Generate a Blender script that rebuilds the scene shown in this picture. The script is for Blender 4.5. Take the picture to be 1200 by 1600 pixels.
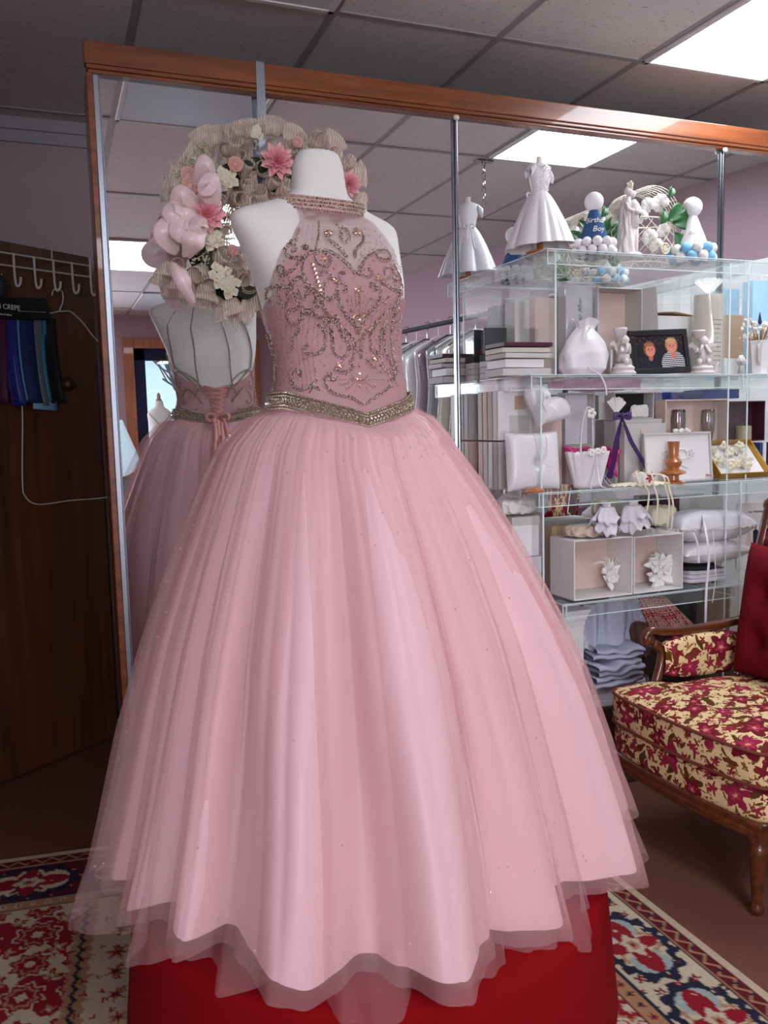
import bpy, math, random
import numpy as np
from mathutils import Vector, Matrix
random.seed(7)
PI = math.pi
sc = bpy.context.scene
col = sc.collection
for o in list(bpy.data.objects): bpy.data.objects.remove(o)

# ---------------------------------------------------------------- camera
CAM = np.array([0.0, -2.775, 1.35])
FPX, YAW, PITCH, ROLL = 1322.9, 0.37383, 0.10642, -0.02423
def cam_axes():
    cy, sy, cp, sp = math.cos(YAW), math.sin(YAW), math.cos(PITCH), math.sin(PITCH)
    fw = np.array([sy*cp, cy*cp, -sp]); r = np.array([cy, -sy, 0.0]); u = np.cross(r, fw)
    c, s = math.cos(ROLL), math.sin(ROLL)
    return c*r+s*u, -s*r+c*u, fw
RR, UU, FW = cam_axes()
cd = bpy.data.cameras.new('camera'); cam = bpy.data.objects.new('camera', cd); col.objects.link(cam)
cd.sensor_fit = 'HORIZONTAL'; cd.sensor_width = 36; cd.lens = 36*FPX/1200; cd.clip_start = .05
cam.matrix_world = Matrix(((RR[0], UU[0], -FW[0], CAM[0]), (RR[1], UU[1], -FW[1], CAM[1]), (RR[2], UU[2], -FW[2], CAM[2]), (0, 0, 0, 1)))
sc.camera = cam
def ray(x, y): return FW+(x-600)/FPX*RR-(y-800)/FPX*UU
def at(x, y, val, ax=1):
    "measure: where the sight line of a photo point meets a plane of the room"
    d = ray(x, y); return CAM+(val-CAM[ax])/d[ax]*d

# ---------------------------------------------------------------- light
sc.view_settings.view_transform = 'Standard'; sc.view_settings.look = 'None'
sc.view_settings.gamma = 1; sc.view_settings.use_curve_mapping = False
sc.view_settings.exposure = 0.0
sc.cycles.transparent_max_bounces = 40; sc.cycles.max_bounces = 14; sc.cycles.glossy_bounces = 8; sc.cycles.transmission_bounces = 8; sc.cycles.sample_clamp_indirect = 40; sc.cycles.blur_glossy = 0; sc.cycles.caustics_reflective = True
w = bpy.data.worlds.new('world'); sc.world = w; w.use_nodes = True
bg = w.node_tree.nodes['Background']; bg.inputs[0].default_value = (.72, .86, 1, 1); bg.inputs[1].default_value = 2.4
def area(name, loc, rot, sx, sy, power, color):
    l = bpy.data.lights.new(name, 'AREA'); l.shape = 'RECTANGLE'; l.size = sx; l.size_y = sy
    l.energy = power; l.color = color
    o = bpy.data.objects.new(name, l); o.location = loc; o.rotation_euler = rot; col.objects.link(o); return o
# daylight entering through the shop window of the front wall
area('window_daylight', (-1.4, -7.6, 1.5), (PI/2, 0, 0), 2.1, 1.8, 195, (.86, .90, 1.0))

# ---------------------------------------------------------------- helpers
class MB:
    def __init__(s): s.v = []; s.f = []; s.m = []; s.mi = 0
    def add(s, vs, fs):
        b = len(s.v); s.v += [tuple(map(float, q)) for q in vs]
        s.f += [tuple(i+b for i in f) for f in fs]; s.m += [s.mi]*len(fs); return s
    def box(s, x0, x1, y0, y1, z0, z1):
        return s.add([(x0,y0,z0),(x1,y0,z0),(x1,y1,z0),(x0,y1,z0),(x0,y0,z1),(x1,y0,z1),(x1,y1,z1),(x0,y1,z1)],
                     [(0,3,2,1),(4,5,6,7),(0,1,5,4),(1,2,6,5),(2,3,7,6),(3,0,4,7)])
    def grid(s, fn, nu, nv, cu=False, cv=False):
        vs = [fn(i/(nu if cu else nu-1), j/(nv if cv else nv-1)) for j in range(nv) for i in range(nu)]
        fs = []
        for j in range(nv if cv else nv-1):
            for i in range(nu if cu else nu-1):
                a = j*nu+i; b = j*nu+(i+1) % nu; c = ((j+1) % nv)*nu+(i+1) % nu; d = ((j+1) % nv)*nu+i
                fs.append((a, b, c, d))
        return s.add(vs, fs)
    def lathe(s, prof, n=24, c=(0,0,0), sx=1, sy=1, cap=True):
        b = len(s.v)
        vs = [(c[0]+r*sx*math.cos(2*PI*i/n), c[1]+r*sy*math.sin(2*PI*i/n), c[2]+z) for r, z in prof for i in range(n)]
        fs = [(j*n+i, j*n+(i+1)%n, (j+1)*n+(i+1)%n, (j+1)*n+i) for j in range(len(prof)-1) for i in range(n)]
        if cap: fs += [tuple(range(n))[::-1], tuple((len(prof)-1)*n+i for i in range(n))]
        return s.add(vs, fs)
    def tube(s, pts, r, n=8, closed=False, flat=1.0):
        P = [Vector(p) for p in pts]; m = len(P)
        if m < 2: return s
        rs = r if isinstance(r, (list, tuple)) else [r]*m
        up = Vector((0,0,1)); vs = []
        t0 = (P[1]-P[0]).normalized(); a = t0.cross(up)
        if a.length < .05: a = t0.cross(Vector((1,0,0)))
        a.normalize()
        for i in range(m):
            if closed: t = P[(i+1)%m]-P[i-1]
            else: t = P[min(i+1, m-1)]-P[max(i-1, 0)]
            if t.length < 1e-9: t = t0
            t.normalize(); a = a-t*a.dot(t)
            if a.length < 1e-6: a = t.orthogonal()
            a.normalize(); b = t.cross(a)
            for k in range(n):
                q = 2*PI*k/n; vs.append(P[i]+a*(math.cos(q)*rs[i])+b*(math.sin(q)*rs[i]*flat))
        fs = [(j*n+i, j*n+(i+1)%n, ((j+1)%m)*n+(i+1)%n, ((j+1)%m)*n+i) for j in range(m if closed else m-1) for i in range(n)]
        if not closed: fs += [tuple(range(n))[::-1], tuple((m-1)*n+i for i in range(n))]
        return s.add(vs, fs)
    def ball(s, c, r, n=10, k=6):
        r = r if isinstance(r, (tuple, list)) else (r, r, r)
        vs = [(c[0], c[1], c[2]-r[2])]
        for j in range(1, k):
            a = -PI/2+PI*j/k
            vs += [(c[0]+r[0]*math.cos(a)*math.cos(2*PI*i/n), c[1]+r[1]*math.cos(a)*math.sin(2*PI*i/n), c[2]+r[2]*math.sin(a)) for i in range(n)]
        vs.append((c[0], c[1], c[2]+r[2])); L = len(vs)-1
        fs = [(0, 1+(i+1)%n, 1+i) for i in range(n)]
        fs += [(1+j*n+i, 1+j*n+(i+1)%n, 1+(j+1)*n+(i+1)%n, 1+(j+1)*n+i) for j in range(k-2) for i in range(n)]
        fs += [(L, 1+(k-2)*n+i, 1+(k-2)*n+(i+1)%n) for i in range(n)]
        return s.add(vs, fs)
    def gem(s, c, r, d=None, l=1.0):
        "little six-cornered bead, optionally drawn out along d"
        c = Vector(c)
        X, Y, Z = Vector((1,0,0)), Vector((0,1,0)), Vector((0,0,1))
        if d is not None:
            Z = Vector(d).normalized(); X = Z.orthogonal().normalized(); Y = Z.cross(X)
        return s.add([c+X*r, c+Y*r, c-X*r, c-Y*r, c+Z*r*l, c-Z*r*l], [(0,1,4),(1,2,4),(2,3,4),(3,0,4),(1,0,5),(2,1,5),(3,2,5),(0,3,5)])
    def xf(s, M, start=0):
        for i in range(start, len(s.v)): s.v[i] = tuple(M @ Vector(s.v[i]))
        return s
    def build(s, name, mats, parent=None, smooth=True, bevel=0, solid=0, world=False, uv=False, sub=0, cols=None, angle=40):
        me = bpy.data.meshes.new(name); me.from_pydata(s.v, [], s.f)
        mats = mats if isinstance(mats, (list, tuple)) else [mats]
        for m in mats: me.materials.append(m)
        if len(mats) > 1: me.polygons.foreach_set('material_index', s.m)
        if smooth:
            me.polygons.foreach_set('use_smooth', [True]*len(me.polygons))
            if angle < 180: me.set_sharp_from_angle(angle=math.radians(angle))
        if cols is not None:
            at_ = me.color_attributes.new('paint', 'FLOAT_COLOR', 'POINT'); at_.data.foreach_set('color', np.asarray(cols, dtype=np.float32).ravel())
        if uv:
            u = me.uv_layers.new(name='map'); nl = len(me.loops)
            vi = np.empty(nl, int); me.loops.foreach_get('vertex_index', vi)
            co = np.array(s.v)[vi]; nr = np.empty(len(me.polygons)*3); me.polygons.foreach_get('normal', nr); nr = np.abs(nr.reshape(-1, 3))
            ls = np.empty(len(me.polygons), int); me.polygons.foreach_get('loop_total', ls)
            nn = np.repeat(nr, ls, axis=0); k = nn.argmax(1)
            U = np.where(k == 0, co[:, 1], co[:, 0]); V = np.where(k == 2, co[:, 1], co[:, 2])
            u.data.foreach_set('uv', np.stack([U, V], 1).astype(np.float32).ravel())
        me.validate(); me.update()
        o = bpy.data.objects.new(name, me); col.objects.link(o)
        if parent is not None:
            o.parent = parent
            if world: o.matrix_parent_inverse = parent.matrix_basis.inverted()
        if bevel:
            b = o.modifiers.new('bevel', 'BEVEL'); b.width = bevel; b.segments = 2; b.limit_method = 'ANGLE'
        if solid:
            q = o.modifiers.new('solid', 'SOLIDIFY'); q.thickness = solid; q.offset = 0
        if sub:
            q = o.modifiers.new('sub', 'SUBSURF'); q.levels = sub; q.render_levels = sub
        return o
def tag(o, label, cat, group=None, kind=None):
    if label: o['label'] = label
    if cat: o['category'] = cat
    if group: o['group'] = group
    if kind: o['kind'] = kind
    return o
def thing(name, label, cat, loc=(0,0,0), rz=0, group=None):
    o = bpy.data.objects.new(name, None); o.empty_display_size = .05; col.objects.link(o)
    o.location = loc; o.rotation_euler = (0, 0, rz)
    o.matrix_basis = Matrix.Translation(Vector(loc)) @ Matrix.Rotation(rz, 4, 'Z')
    return tag(o, label, cat, group)
def struct(name, mb, mats, **k):
    o = mb.build(name, mats, **k); o['kind'] = 'structure'; return o
def dup(root, loc, rz, label, group=None):
    def cp(o, par):
        c = o.copy(); col.objects.link(c)
        if par is not None: c.parent = par
        for ch in kids.get(o.name, []): cp(ch, c)
        return c
    kids = {}
    for q in bpy.data.objects:
        if q.parent: kids.setdefault(q.parent.name, []).append(q)
    r = cp(root, None); r.location = loc; r.rotation_euler = (0, 0, rz); r['label'] = label
    if group: r['group'] = group
    return r
def text_mesh(name, body, size, mat, M, parent=None, extrude=.0004, align='LEFT', world=True):
    c = bpy.data.curves.new(name, 'FONT'); c.body = body; c.size = size; c.extrude = extrude; c.align_x = align; c.resolution_u = 3
    t = bpy.data.objects.new(name, c); me = bpy.data.meshes.new_from_object(t); bpy.data.objects.remove(t)
    me.transform(M); me.materials.clear(); me.materials.append(mat)
    o = bpy.data.objects.new(name, me); col.objects.link(o)
    if parent is not None:
        o.parent = parent
        if world: o.matrix_parent_inverse = parent.matrix_basis.inverted()
    return o
def rotM(ax, a): return Matrix.Rotation(a, 4, ax)
def T(x, y, z): return Matrix.Translation((x, y, z))
def spline(pts, n=6, closed=False):
    P = [Vector(p) for p in pts]; m = len(P); out = []
    for i in range(m if closed else m-1):
        if closed: a, b, c, d = P[i-1], P[i], P[(i+1)%m], P[(i+2)%m]
        else: a, b, c, d = P[max(i-1,0)], P[i], P[i+1], P[min(i+2,m-1)]
        for k in range(n):
            t = k/n
            out.append(.5*((2*b)+(c-a)*t+(2*a-5*b+4*c-d)*t*t+(3*b-a-3*c+d)*t**3))
    if not closed: out.append(P[-1])
    return out

# ---------------------------------------------------------------- materials
def srgb(r, g, b):
    f = lambda c: (c/255/12.92 if c/255 <= .04045 else ((c/255+.055)/1.055)**2.4)
    return (f(r), f(g), f(b), 1)
class NT:
    def __init__(s, m): s.t = m.node_tree; s.n = s.t.nodes; s.b = s.n['Principled BSDF']; s.out = s.n['Material Output']
    def node(s, t, **k):
        q = s.n.new(t)
        for a, b in k.items(): setattr(q, a, b)
        return q
    def set(s, sock, v):
        if isinstance(v, bpy.types.NodeSocket): s.t.links.new(v, sock)
        else: sock.default_value = v
    def math(s, op, a, b=0.0, c=0.0):
        q = s.node('ShaderNodeMath', operation=op); s.set(q.inputs[0], a); s.set(q.inputs[1], b)
        if len(q.inputs) > 2: s.set(q.inputs[2], c)
        return q.outputs[0]
    def vmath(s, op, a, b=(0,0,0)):
        q = s.node('ShaderNodeVectorMath', operation=op); s.set(q.inputs[0], a); s.set(q.inputs[1], b); return q.outputs[0]
    def mix(s, f, a, b):
        q = s.node('ShaderNodeMix', data_type='RGBA'); s.set(q.inputs[0], f); s.set(q.inputs[6], a); s.set(q.inputs[7], b); return q.outputs[2]
    def coord(s, w='Object', scale=(1,1,1)):
        c = s.node('ShaderNodeTexCoord'); m = s.node('ShaderNodeMapping'); m.inputs['Scale'].default_value = scale
        s.t.links.new(c.outputs[w], m.inputs[0]); return m.outputs[0]
    def noise(s, vec, scale, detail=3, rough=.5, out=0):
        q = s.node('ShaderNodeTexNoise'); s.set(q.inputs['Vector'], vec); q.inputs['Scale'].default_value = scale
        q.inputs['Detail'].default_value = detail; q.inputs['Roughness'].default_value = rough; return q.outputs[out]
    def ramp(s, f, stops):
        q = s.node('ShaderNodeValToRGB'); s.set(q.inputs[0], f); e = q.color_ramp.elements
        while len(e) < len(stops): e.new(.5)
        for k, (p, c) in enumerate(stops): e[k].position = p; e[k].color = c if len(c) == 4 else (*c, 1)
        return q.outputs[0]
    def bump(s, h, strength=.3, dist=.01):
        q = s.node('ShaderNodeBump'); q.inputs['Strength'].default_value = strength; q.inputs['Distance'].default_value = dist
        s.set(q.inputs['Height'], h); s.t.links.new(q.outputs[0], s.b.inputs['Normal'])
def mat(name, c, rough=.6, metal=0, var=.06, vscale=30, bump=0, bscale=200, sheen=0, coat=0, spec=.5, trans=0):
    m = bpy.data.materials.new(name); m.use_nodes = True; n = NT(m)
    c = srgb(*c); v = n.coord()
    if var:
        d = tuple(x*(1-var*2) for x in c[:3])+(1,)
        n.set(n.b.inputs['Base Color'], n.mix(n.noise(v, vscale), d, c))
    else: n.b.inputs['Base Color'].default_value = c
    n.b.inputs['Roughness'].default_value = rough; n.b.inputs['Metallic'].default_value = metal
    n.b.inputs['Sheen Weight'].default_value = sheen; n.b.inputs['Coat Weight'].default_value = coat
    n.b.inputs['Specular IOR Level'].default_value = spec
    n.b.inputs['Transmission Weight'].default_value = trans
    if bump: n.bump(n.noise(v, bscale), bump, .004)
    return m
def sheer(name, c, alpha, gloss=0.0, rough=.5, transl=.5, stripes=0):
    m = bpy.data.materials.new(name); m.use_nodes = True; n = NT(m); n.n.remove(n.b)
    d = n.node('ShaderNodeBsdfDiffuse'); tl = n.node('ShaderNodeBsdfTranslucent'); tp = n.node('ShaderNodeBsdfTransparent')
    v = n.coord(); cc = srgb(*c); cx = n.mix(n.noise(v, 12), tuple(q*.93 for q in cc[:3])+(1,), cc)
    n.set(d.inputs[0], cx); n.set(tl.inputs[0], cx)
    m1 = n.node('ShaderNodeMixShader'); m1.inputs[0].default_value = transl
    n.t.links.new(d.outputs[0], m1.inputs[1]); n.t.links.new(tl.outputs[0], m1.inputs[2]); last = m1.outputs[0]
    if gloss:
        g = n.node('ShaderNodeBsdfGlossy'); g.inputs['Roughness'].default_value = rough
        m3 = n.node('ShaderNodeMixShader'); m3.inputs[0].default_value = gloss
        n.t.links.new(last, m3.inputs[1]); n.t.links.new(g.outputs[0], m3.inputs[2]); last = m3.outputs[0]
    m2 = n.node('ShaderNodeMixShader')
    if stripes:
        wv = n.node('ShaderNodeTexWave'); n.set(wv.inputs['Vector'], v); wv.inputs['Scale'].default_value = stripes; wv.inputs['Distortion'].default_value = 1
        n.set(m2.inputs[0], n.math('MULTIPLY_ADD', n.math('GREATER_THAN', wv.outputs['Fac'], .35), alpha*.72, alpha*.40))
    else: m2.inputs[0].default_value = alpha
    n.t.links.new(tp.outputs[0], m2.inputs[1]); n.t.links.new(last, m2.inputs[2]); n.t.links.new(m2.outputs[0], n.out.inputs[0])
    return m
def emis(name, c, s):
    m = bpy.data.materials.new(name); m.use_nodes = True; n = NT(m)
    n.b.inputs['Base Color'].default_value = (.8,.8,.8,1)
    n.b.inputs['Emission Color'].default_value = srgb(*c); n.b.inputs['Emission Strength'].default_value = s; return m
def woodm(name, c1, c2, rough=.4, axis=0, sc_=1, coat=.2):
    m = bpy.data.materials.new(name); m.use_nodes = True; n = NT(m)
    s = [14, 14, 14]; s[axis] = .9
    v = n.coord(scale=tuple(q*sc_ for q in s)); f = n.noise(v, 3.2, 6, .6)
    n.set(n.b.inputs['Base Color'], n.ramp(f, [(.3, srgb(*c1)), (.7, srgb(*c2))]))
    n.b.inputs['Roughness'].default_value = rough; n.b.inputs['Coat Weight'].default_value = coat; n.bump(f, .08, .002); return m
def painted(name, rough=.9, fine=True):
    m = bpy.data.materials.new(name); m.use_nodes = True; n = NT(m)
    a = n.node('ShaderNodeAttribute', attribute_name='paint'); n.t.links.new(a.outputs[0], n.b.inputs['Base Color'])
    n.b.inputs['Roughness'].default_value = rough; n.b.inputs['Specular IOR Level'].default_value = .15
    if fine: n.bump(n.noise(n.coord(), 350), .5, .004)
    return m
def clear(name, tint=(.96, .985, .98), ior=1.45, rough=.02, base=.03, gl=1.0, dust=0):
    m = bpy.data.materials.new(name); m.use_nodes = True; n = NT(m); n.n.remove(n.b)
    tp = n.node('ShaderNodeBsdfTransparent'); tp.inputs[0].default_value = (*tint, 1)
    g = n.node('ShaderNodeBsdfGlossy'); g.inputs['Roughness'].default_value = rough
    fr = n.node('ShaderNodeFresnel'); fr.inputs[0].default_value = ior
    f = n.math('ADD', n.math('MULTIPLY', fr.outputs[0], gl), base, 0); mx = n.node('ShaderNodeMixShader'); n.set(mx.inputs[0], f)
    n.t.links.new(tp.outputs[0], mx.inputs[1]); n.t.links.new(g.outputs[0], mx.inputs[2]); last = mx.outputs[0]
    if dust:
        d = n.node('ShaderNodeBsdfDiffuse'); d.inputs[0].default_value = (.82,.86,.86,1); m2 = n.node('ShaderNodeMixShader')
        n.set(m2.inputs[0], n.math('MULTIPLY_ADD', n.noise(n.coord(), 14, 4), dust, dust*.5)); n.t.links.new(last, m2.inputs[1]); n.t.links.new(d.outputs[0], m2.inputs[2]); last = m2.outputs[0]
    n.t.links.new(last, n.out.inputs[0]); return m
def floral(name):
    m = bpy.data.materials.new(name); m.use_nodes = True; n = NT(m)
    c = n.node('ShaderNodeTexCoord'); uv = c.outputs['UV']
    nz = n.noise(uv, 35, 2, out=1); uvd = n.vmath('ADD', uv, n.vmath('MULTIPLY', n.vmath('SUBTRACT', nz, (.5,.5,.5)), (.022,.022,0)))
    def layer(scale, R, petals, amp, off, squash=1.0):
        p = n.vmath('ADD', n.vmath('MULTIPLY', uvd, (scale, scale, 0)), (off, off*1.7, 0))
        vo = n.node('ShaderNodeTexVoronoi', voronoi_dimensions='2D'); vo.inputs['Scale'].default_value = 1; n.set(vo.inputs['Vector'], p)
        d = n.vmath('SUBTRACT', p, vo.outputs['Position']); sp = n.node('ShaderNodeSeparateXYZ'); n.set(sp.inputs[0], d)
        cs = n.node('ShaderNodeSeparateXYZ'); n.set(cs.inputs[0], vo.outputs['Color'])
        an = n.math('MULTIPLY', cs.outputs[0], 6.28); ca = n.math('COSINE', an); sa = n.math('SINE', an)
        X = n.math('ADD', n.math('MULTIPLY', sp.outputs[0], ca), n.math('MULTIPLY', sp.outputs[1], sa))
        Y = n.math('SUBTRACT', n.math('MULTIPLY', sp.outputs[1], ca), n.math('MULTIPLY', sp.outputs[0], sa))
        Y = n.math('MULTIPLY', Y, squash)
        r = n.math('SQRT', n.math('ADD', n.math('MULTIPLY', X, X), n.math('MULTIPLY', Y, Y)))
        th = n.math('ARCTAN2', Y, X)
        rad = n.math('MULTIPLY', n.math('MULTIPLY_ADD', n.math('SINE', n.math('MULTIPLY', th, petals)), amp, 1-amp), n.math('MULTIPLY_ADD', cs.outputs[1], R*.5, R*.6))
        return n.math('LESS_THAN', r, rad), cs.outputs[2], n.math('DIVIDE', r, rad)
    base = srgb(226, 198, 148)
    m3, k3, _ = layer(26, .50, 2, .3, 9.1, 2.8)
    colr = n.mix(m3, base, n.mix(n.math('GREATER_THAN', k3, .5), srgb(92, 62, 20), srgb(122, 88, 28)))
    m2, k2, _ = layer(11, .54, 2, .3, 3.3, 2.4)
    colr = n.mix(m2, colr, n.mix(n.math('GREATER_THAN', k2, .45), srgb(86, 56, 18), srgb(112, 46, 26)))
    m4, k4, _ = layer(19, .42, 5, .3, 5.7)
    colr = n.mix(m4, colr, n.mix(n.math('GREATER_THAN', k4, .4), srgb(120, 26, 36), srgb(150, 40, 58)))
    m5, k5, _ = layer(44, .30, 3, .4, 2.2)
    colr = n.mix(m5, colr, n.mix(n.math('GREATER_THAN', k5, .5), srgb(110,60,30), srgb(136,40,50)))
    m1, k1, q1 = layer(9, .45, 5, .24, 0.4)
    red = n.mix(n.math('GREATER_THAN', k1, .5), srgb(112, 22, 34), srgb(146, 34, 62))
    red = n.mix(n.math('LESS_THAN', q1, .45), red, srgb(170, 50, 78)); red = n.mix(n.math('LESS_THAN', q1, .16), red, srgb(215, 150, 120))
    colr = n.mix(m1, colr, red)
    n.set(n.b.inputs['Base Color'], colr); n.b.inputs['Roughness'].default_value = .85; n.b.inputs['Specular IOR Level'].default_value = .2
    n.bump(n.noise(n.coord(), 500), .25, .002); return m
M = dict(
 wall=mat('mauve_paint', (182,156,162), .85, bump=.12, bscale=260, var=.02),
 bar=mat('grid_bar', (168,162,164), .5), carpet=None,
 white=mat('white_plain', (226,222,220), .5, var=.02), cream=mat('cream_card', (214,204,188), .6, var=.03),
 greyw=mat('grey_white_card', (196,192,188), .6, var=.04), pinkw=mat('pale_pink_card', (214,186,176), .6, var=.03),
 satin=mat('white_satin', (226,220,222), .32, var=.02, sheen=.4, bump=.25, bscale=40),
 linen=mat('white_linen', (220,216,222), .8, bump=.2, bscale=300), greycloth=mat('grey_cloth', (176,176,196), .8, bump=.2, bscale=300),
 black=mat('black_gloss', (18,18,20), .3, var=0), char=mat('charcoal_cloth', (30,29,33), .8), gold=mat('gold_foil', (190,146,60), .35, .7),
 metal=mat('chrome', (190,194,198), .18, 1, var=0), alum=mat('aluminium', (176,182,194), .3, .9, var=.02),
 form=mat('dress_form_jersey', (226,222,216), .75, bump=.12, bscale=400, var=.02),
 red=mat('red_velvet', (128,7,15), .95, bump=.25, bscale=350, spec=.1), redc=mat('red_cushion_cotton', (116,14,26), .85, bump=.35, bscale=420, spec=.15),
 plaster=mat('plaster_white', (214,204,200), .65, var=.08, bump=.2, bscale=90), tan=mat('tan_card', (172,140,110), .7),
 purple=mat('purple_organza', (84,56,112), .5), magenta=mat('magenta_satin', (196,24,112), .35, sheen=.3),
 green=mat('leaf_green', (34,92,40), .45, var=.15), blue=mat('blue_felt', (44,78,120), .9, bump=.3), ltblue=mat('light_blue_pompom', (134,190,226), .95, bump=.6, bscale=300),
 pom=mat('white_pompom', (236,232,230), .95, bump=.6, bscale=300), ivory=mat('ivory_silk', (230,218,190), .5), petal=mat('white_petal', (236,232,226), .6),
 navy=mat('navy_cloth', (26,30,72), .7), bluebox=mat('blue_folder', (34,56,128), .4), maroon=mat('maroon_box', (74,26,44), .5),
 orange=mat('varnished_turned_wood', (176,104,52), .25, coat=.5, var=.1), champagne=mat('champagne_satin', (200,178,158), .3, sheen=.3, bump=.2, bscale=40),
 acr=clear('acrylic', (.985,.995,.99), 1.3, .06, .0, .22, .045), edge=None, glass=clear('window_glass', (.93,.97,.98)), wrap=sheer('plastic_film', (224,228,230), .30, .35, .12, .4),
 mirror=None, teal=mat('teal_satin', (20,110,104), .5), ink=mat('ink', (60,56,58), .7, var=0), whitepaint=mat('white_wire', (196,186,180), .4),
 wire=mat('ivory_wire', (222,214,196), .5), trimr=mat('brown_dark', (52,28,20), .5),
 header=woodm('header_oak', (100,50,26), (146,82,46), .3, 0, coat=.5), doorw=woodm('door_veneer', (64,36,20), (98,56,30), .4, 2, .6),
 jamb=woodm('jamb_oak', (150,84,44), (188,112,62), .4, 2), chairw=woodm('carved_walnut', (66,30,14), (112,56,26), .3, 0, coat=.5),
 seamst=mat('steel_seam', (150,156,162), .22, 1, var=0))
M['edge'] = mat('acrylic_cut_edge', (214,226,226), .25, var=0, spec=.6)
m = bpy.data.materials.new('mirror_silver'); m.use_nodes = True; n = NT(m)
n.b.inputs['Base Color'].default_value = (.86,.88,.89,1); n.b.inputs['Metallic'].default_value = 1; n.b.inputs['Roughness'].default_value = 0.0; M['mirror'] = m
m = bpy.data.materials.new('brown_carpet'); m.use_nodes = True; n = NT(m); v = n.coord()
n.set(n.b.inputs['Base Color'], n.mix(n.noise(v, 260, 4), srgb(84,50,42), srgb(140,92,76))); n.b.inputs['Roughness'].default_value = .95
n.b.inputs['Specular IOR Level'].default_value = .1; n.bump(n.noise(v, 420), .7, .006); M['carpet'] = m
m = bpy.data.materials.new('ceiling_tile'); m.use_nodes = True; n = NT(m); v = n.coord()
vo = n.node('ShaderNodeTexVoronoi'); n.set(vo.inputs['Vector'], n.vmath('ADD', n.vmath('MULTIPLY', v, (40,110,1)), n.vmath('MULTIPLY', n.noise(v, 60, out=1), (3,3,0)))); vo.inputs['Scale'].default_value = 1
pit = n.math('LESS_THAN', vo.outputs['Distance'], .17)
n.set(n.b.inputs['Base Color'], n.mix(pit, n.mix(n.noise(v, 5), srgb(216,210,208), srgb(228,222,220)), srgb(150,142,142))); n.b.inputs['Roughness'].default_value = .95
n.bump(n.math('SUBTRACT', n.noise(v, 300), pit), .4, .004); M['tile'] = m

# ---------------------------------------------------------------- room shell
CZ = 2.69
def wx(y): return 3.80+.135*y if y < 0 else 3.80     # the right wall runs slightly askew
struct('floor', MB().add([(-2.6,-8,0),(4,-8,0),(4,1.45,0),(-2.6,1.45,0)], [(0,1,2,3)]), M['carpet'])
struct('ceiling', MB().box(-2.6, 4, -8, 1.45, CZ, CZ+.03), M['tile'])
b = MB()
for k in range(-5, 7): b.box(.345+.61*k-.0125, .345+.61*k+.0125, -8, 1.45, CZ-.004, CZ+.001)
for k in range(-1, 7): b.box(-2.6, 4, -1.22*k-.0125, -1.22*k+.0125, CZ-.0045, CZ+.001)
struct('trim_1', b, M['bar'], smooth=False)
struct('wall_back', MB().box(-2.6, 4, 1.35, 1.45, 0, CZ), M['wall'])
struct('trim_2', MB().box(-2.6, 4, 1.32, 1.35, CZ-.05, CZ).box(-2.6, 4, 1.335, 1.35, CZ-.10, CZ-.05), M['bar'], smooth=False)
struct('wall_left', MB().box(-2.7, -2.6, -8, 1.45, 0, CZ), M['wall'], smooth=False)
struct('wall_right', MB().add([(wx(-8),-8,0),(3.8,0,0),(3.8,1.45,0),(wx(-8),-8,CZ),(3.8,0,CZ),(3.8,1.45,CZ),(wx(-8)+.1,-8,0),(3.9,0,0),(3.9,1.45,0),(wx(-8)+.1,-8,CZ),(3.9,0,CZ),(3.9,1.45,CZ)],
       [(0,1,4,3),(1,2,5,4),(6,9,10,7),(7,10,11,8)]), M['wall'], smooth=False)
struct('light_blocking_wall', MB().box(-.70, -.62, -2.7, 1.35, 0, CZ), M['wall'], smooth=False)  # unseen wall added to block window light and keep the left side dark
FY = -7.9
DX0, DX1, DT = 1.01, 2.41, 2.29
struct('wall_front', MB().box(-2.6, -2.45, FY-.1, FY, 0, CZ).box(-2.45, -.35, FY-.1, FY, 0, .5).box(-2.45, -.35, FY-.1, FY, 2.35, CZ)
       .box(-.35, DX0, FY-.1, FY, 0, CZ).box(DX0, DX1, FY-.1, FY, DT, CZ).box(DX1, 3.0, FY-.1, FY, 0, CZ), M['wall'], smooth=False)
def window(name, x0, x1, z0, z1, y, xaxis=True):
    b = MB(); t = .07
    for a in ((x0,x1,z0,z0+t),(x0,x1,z1-t,z1),(x0,x0+t,z0,z1),(x1-t,x1,z0,z1),((x0+x1)/2-.03,(x0+x1)/2+.03,z0,z1)):
        if xaxis: b.box(a[0], a[1], y-.07, y+.02, a[2], a[3])
        else: b.box(y-.07, y+.02, a[0], a[1], a[2], a[3])
    o = struct(name, b, M['jamb'], smooth=False)
    g = MB().box(x0, x1, y-.03, y-.022, z0, z1) if xaxis else MB().box(y-.03, y-.022, x0, x1, z0, z1)
    g.build('window_pane', M['glass'], o, smooth=False)
window('window_1', -2.45, -.35, .5, 2.35, FY)
# street door in the front wall
b = MB().box(DX0-.12, DX0, FY-.02, FY+.05, 0, DT+.12).box(DX1, DX1+.12, FY-.02, FY+.05, 0, DT+.12).box(DX0, DX1, FY-.02, FY+.05, DT, DT+.12)
dr = struct('door_1', b, M['jamb'], smooth=False, bevel=.006)
b = MB()
for a in ((DX0,DX0+.13,.0,DT),(DX1-.13,DX1,.0,DT),(DX0,DX1,DT-.14,DT),(DX0,DX1,0,.25),(DX0,DX1,.95,1.05)): b.box(a[0], a[1], FY-.05, FY, a[2], a[3])
b.build('door_sash', M['navy'], dr, smooth=False, bevel=.005)
MB().box(DX0+.1, DX1-.1, FY-.03, FY-.022, .2, DT-.1).build('door_pane', M['glass'], dr, smooth=False)
MB().box(DX0+.3, DX0+.62, FY, FY+.07, DT-.13, DT-.06).build('door_closer', M['char'], dr, smooth=False, bevel=.008)
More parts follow.
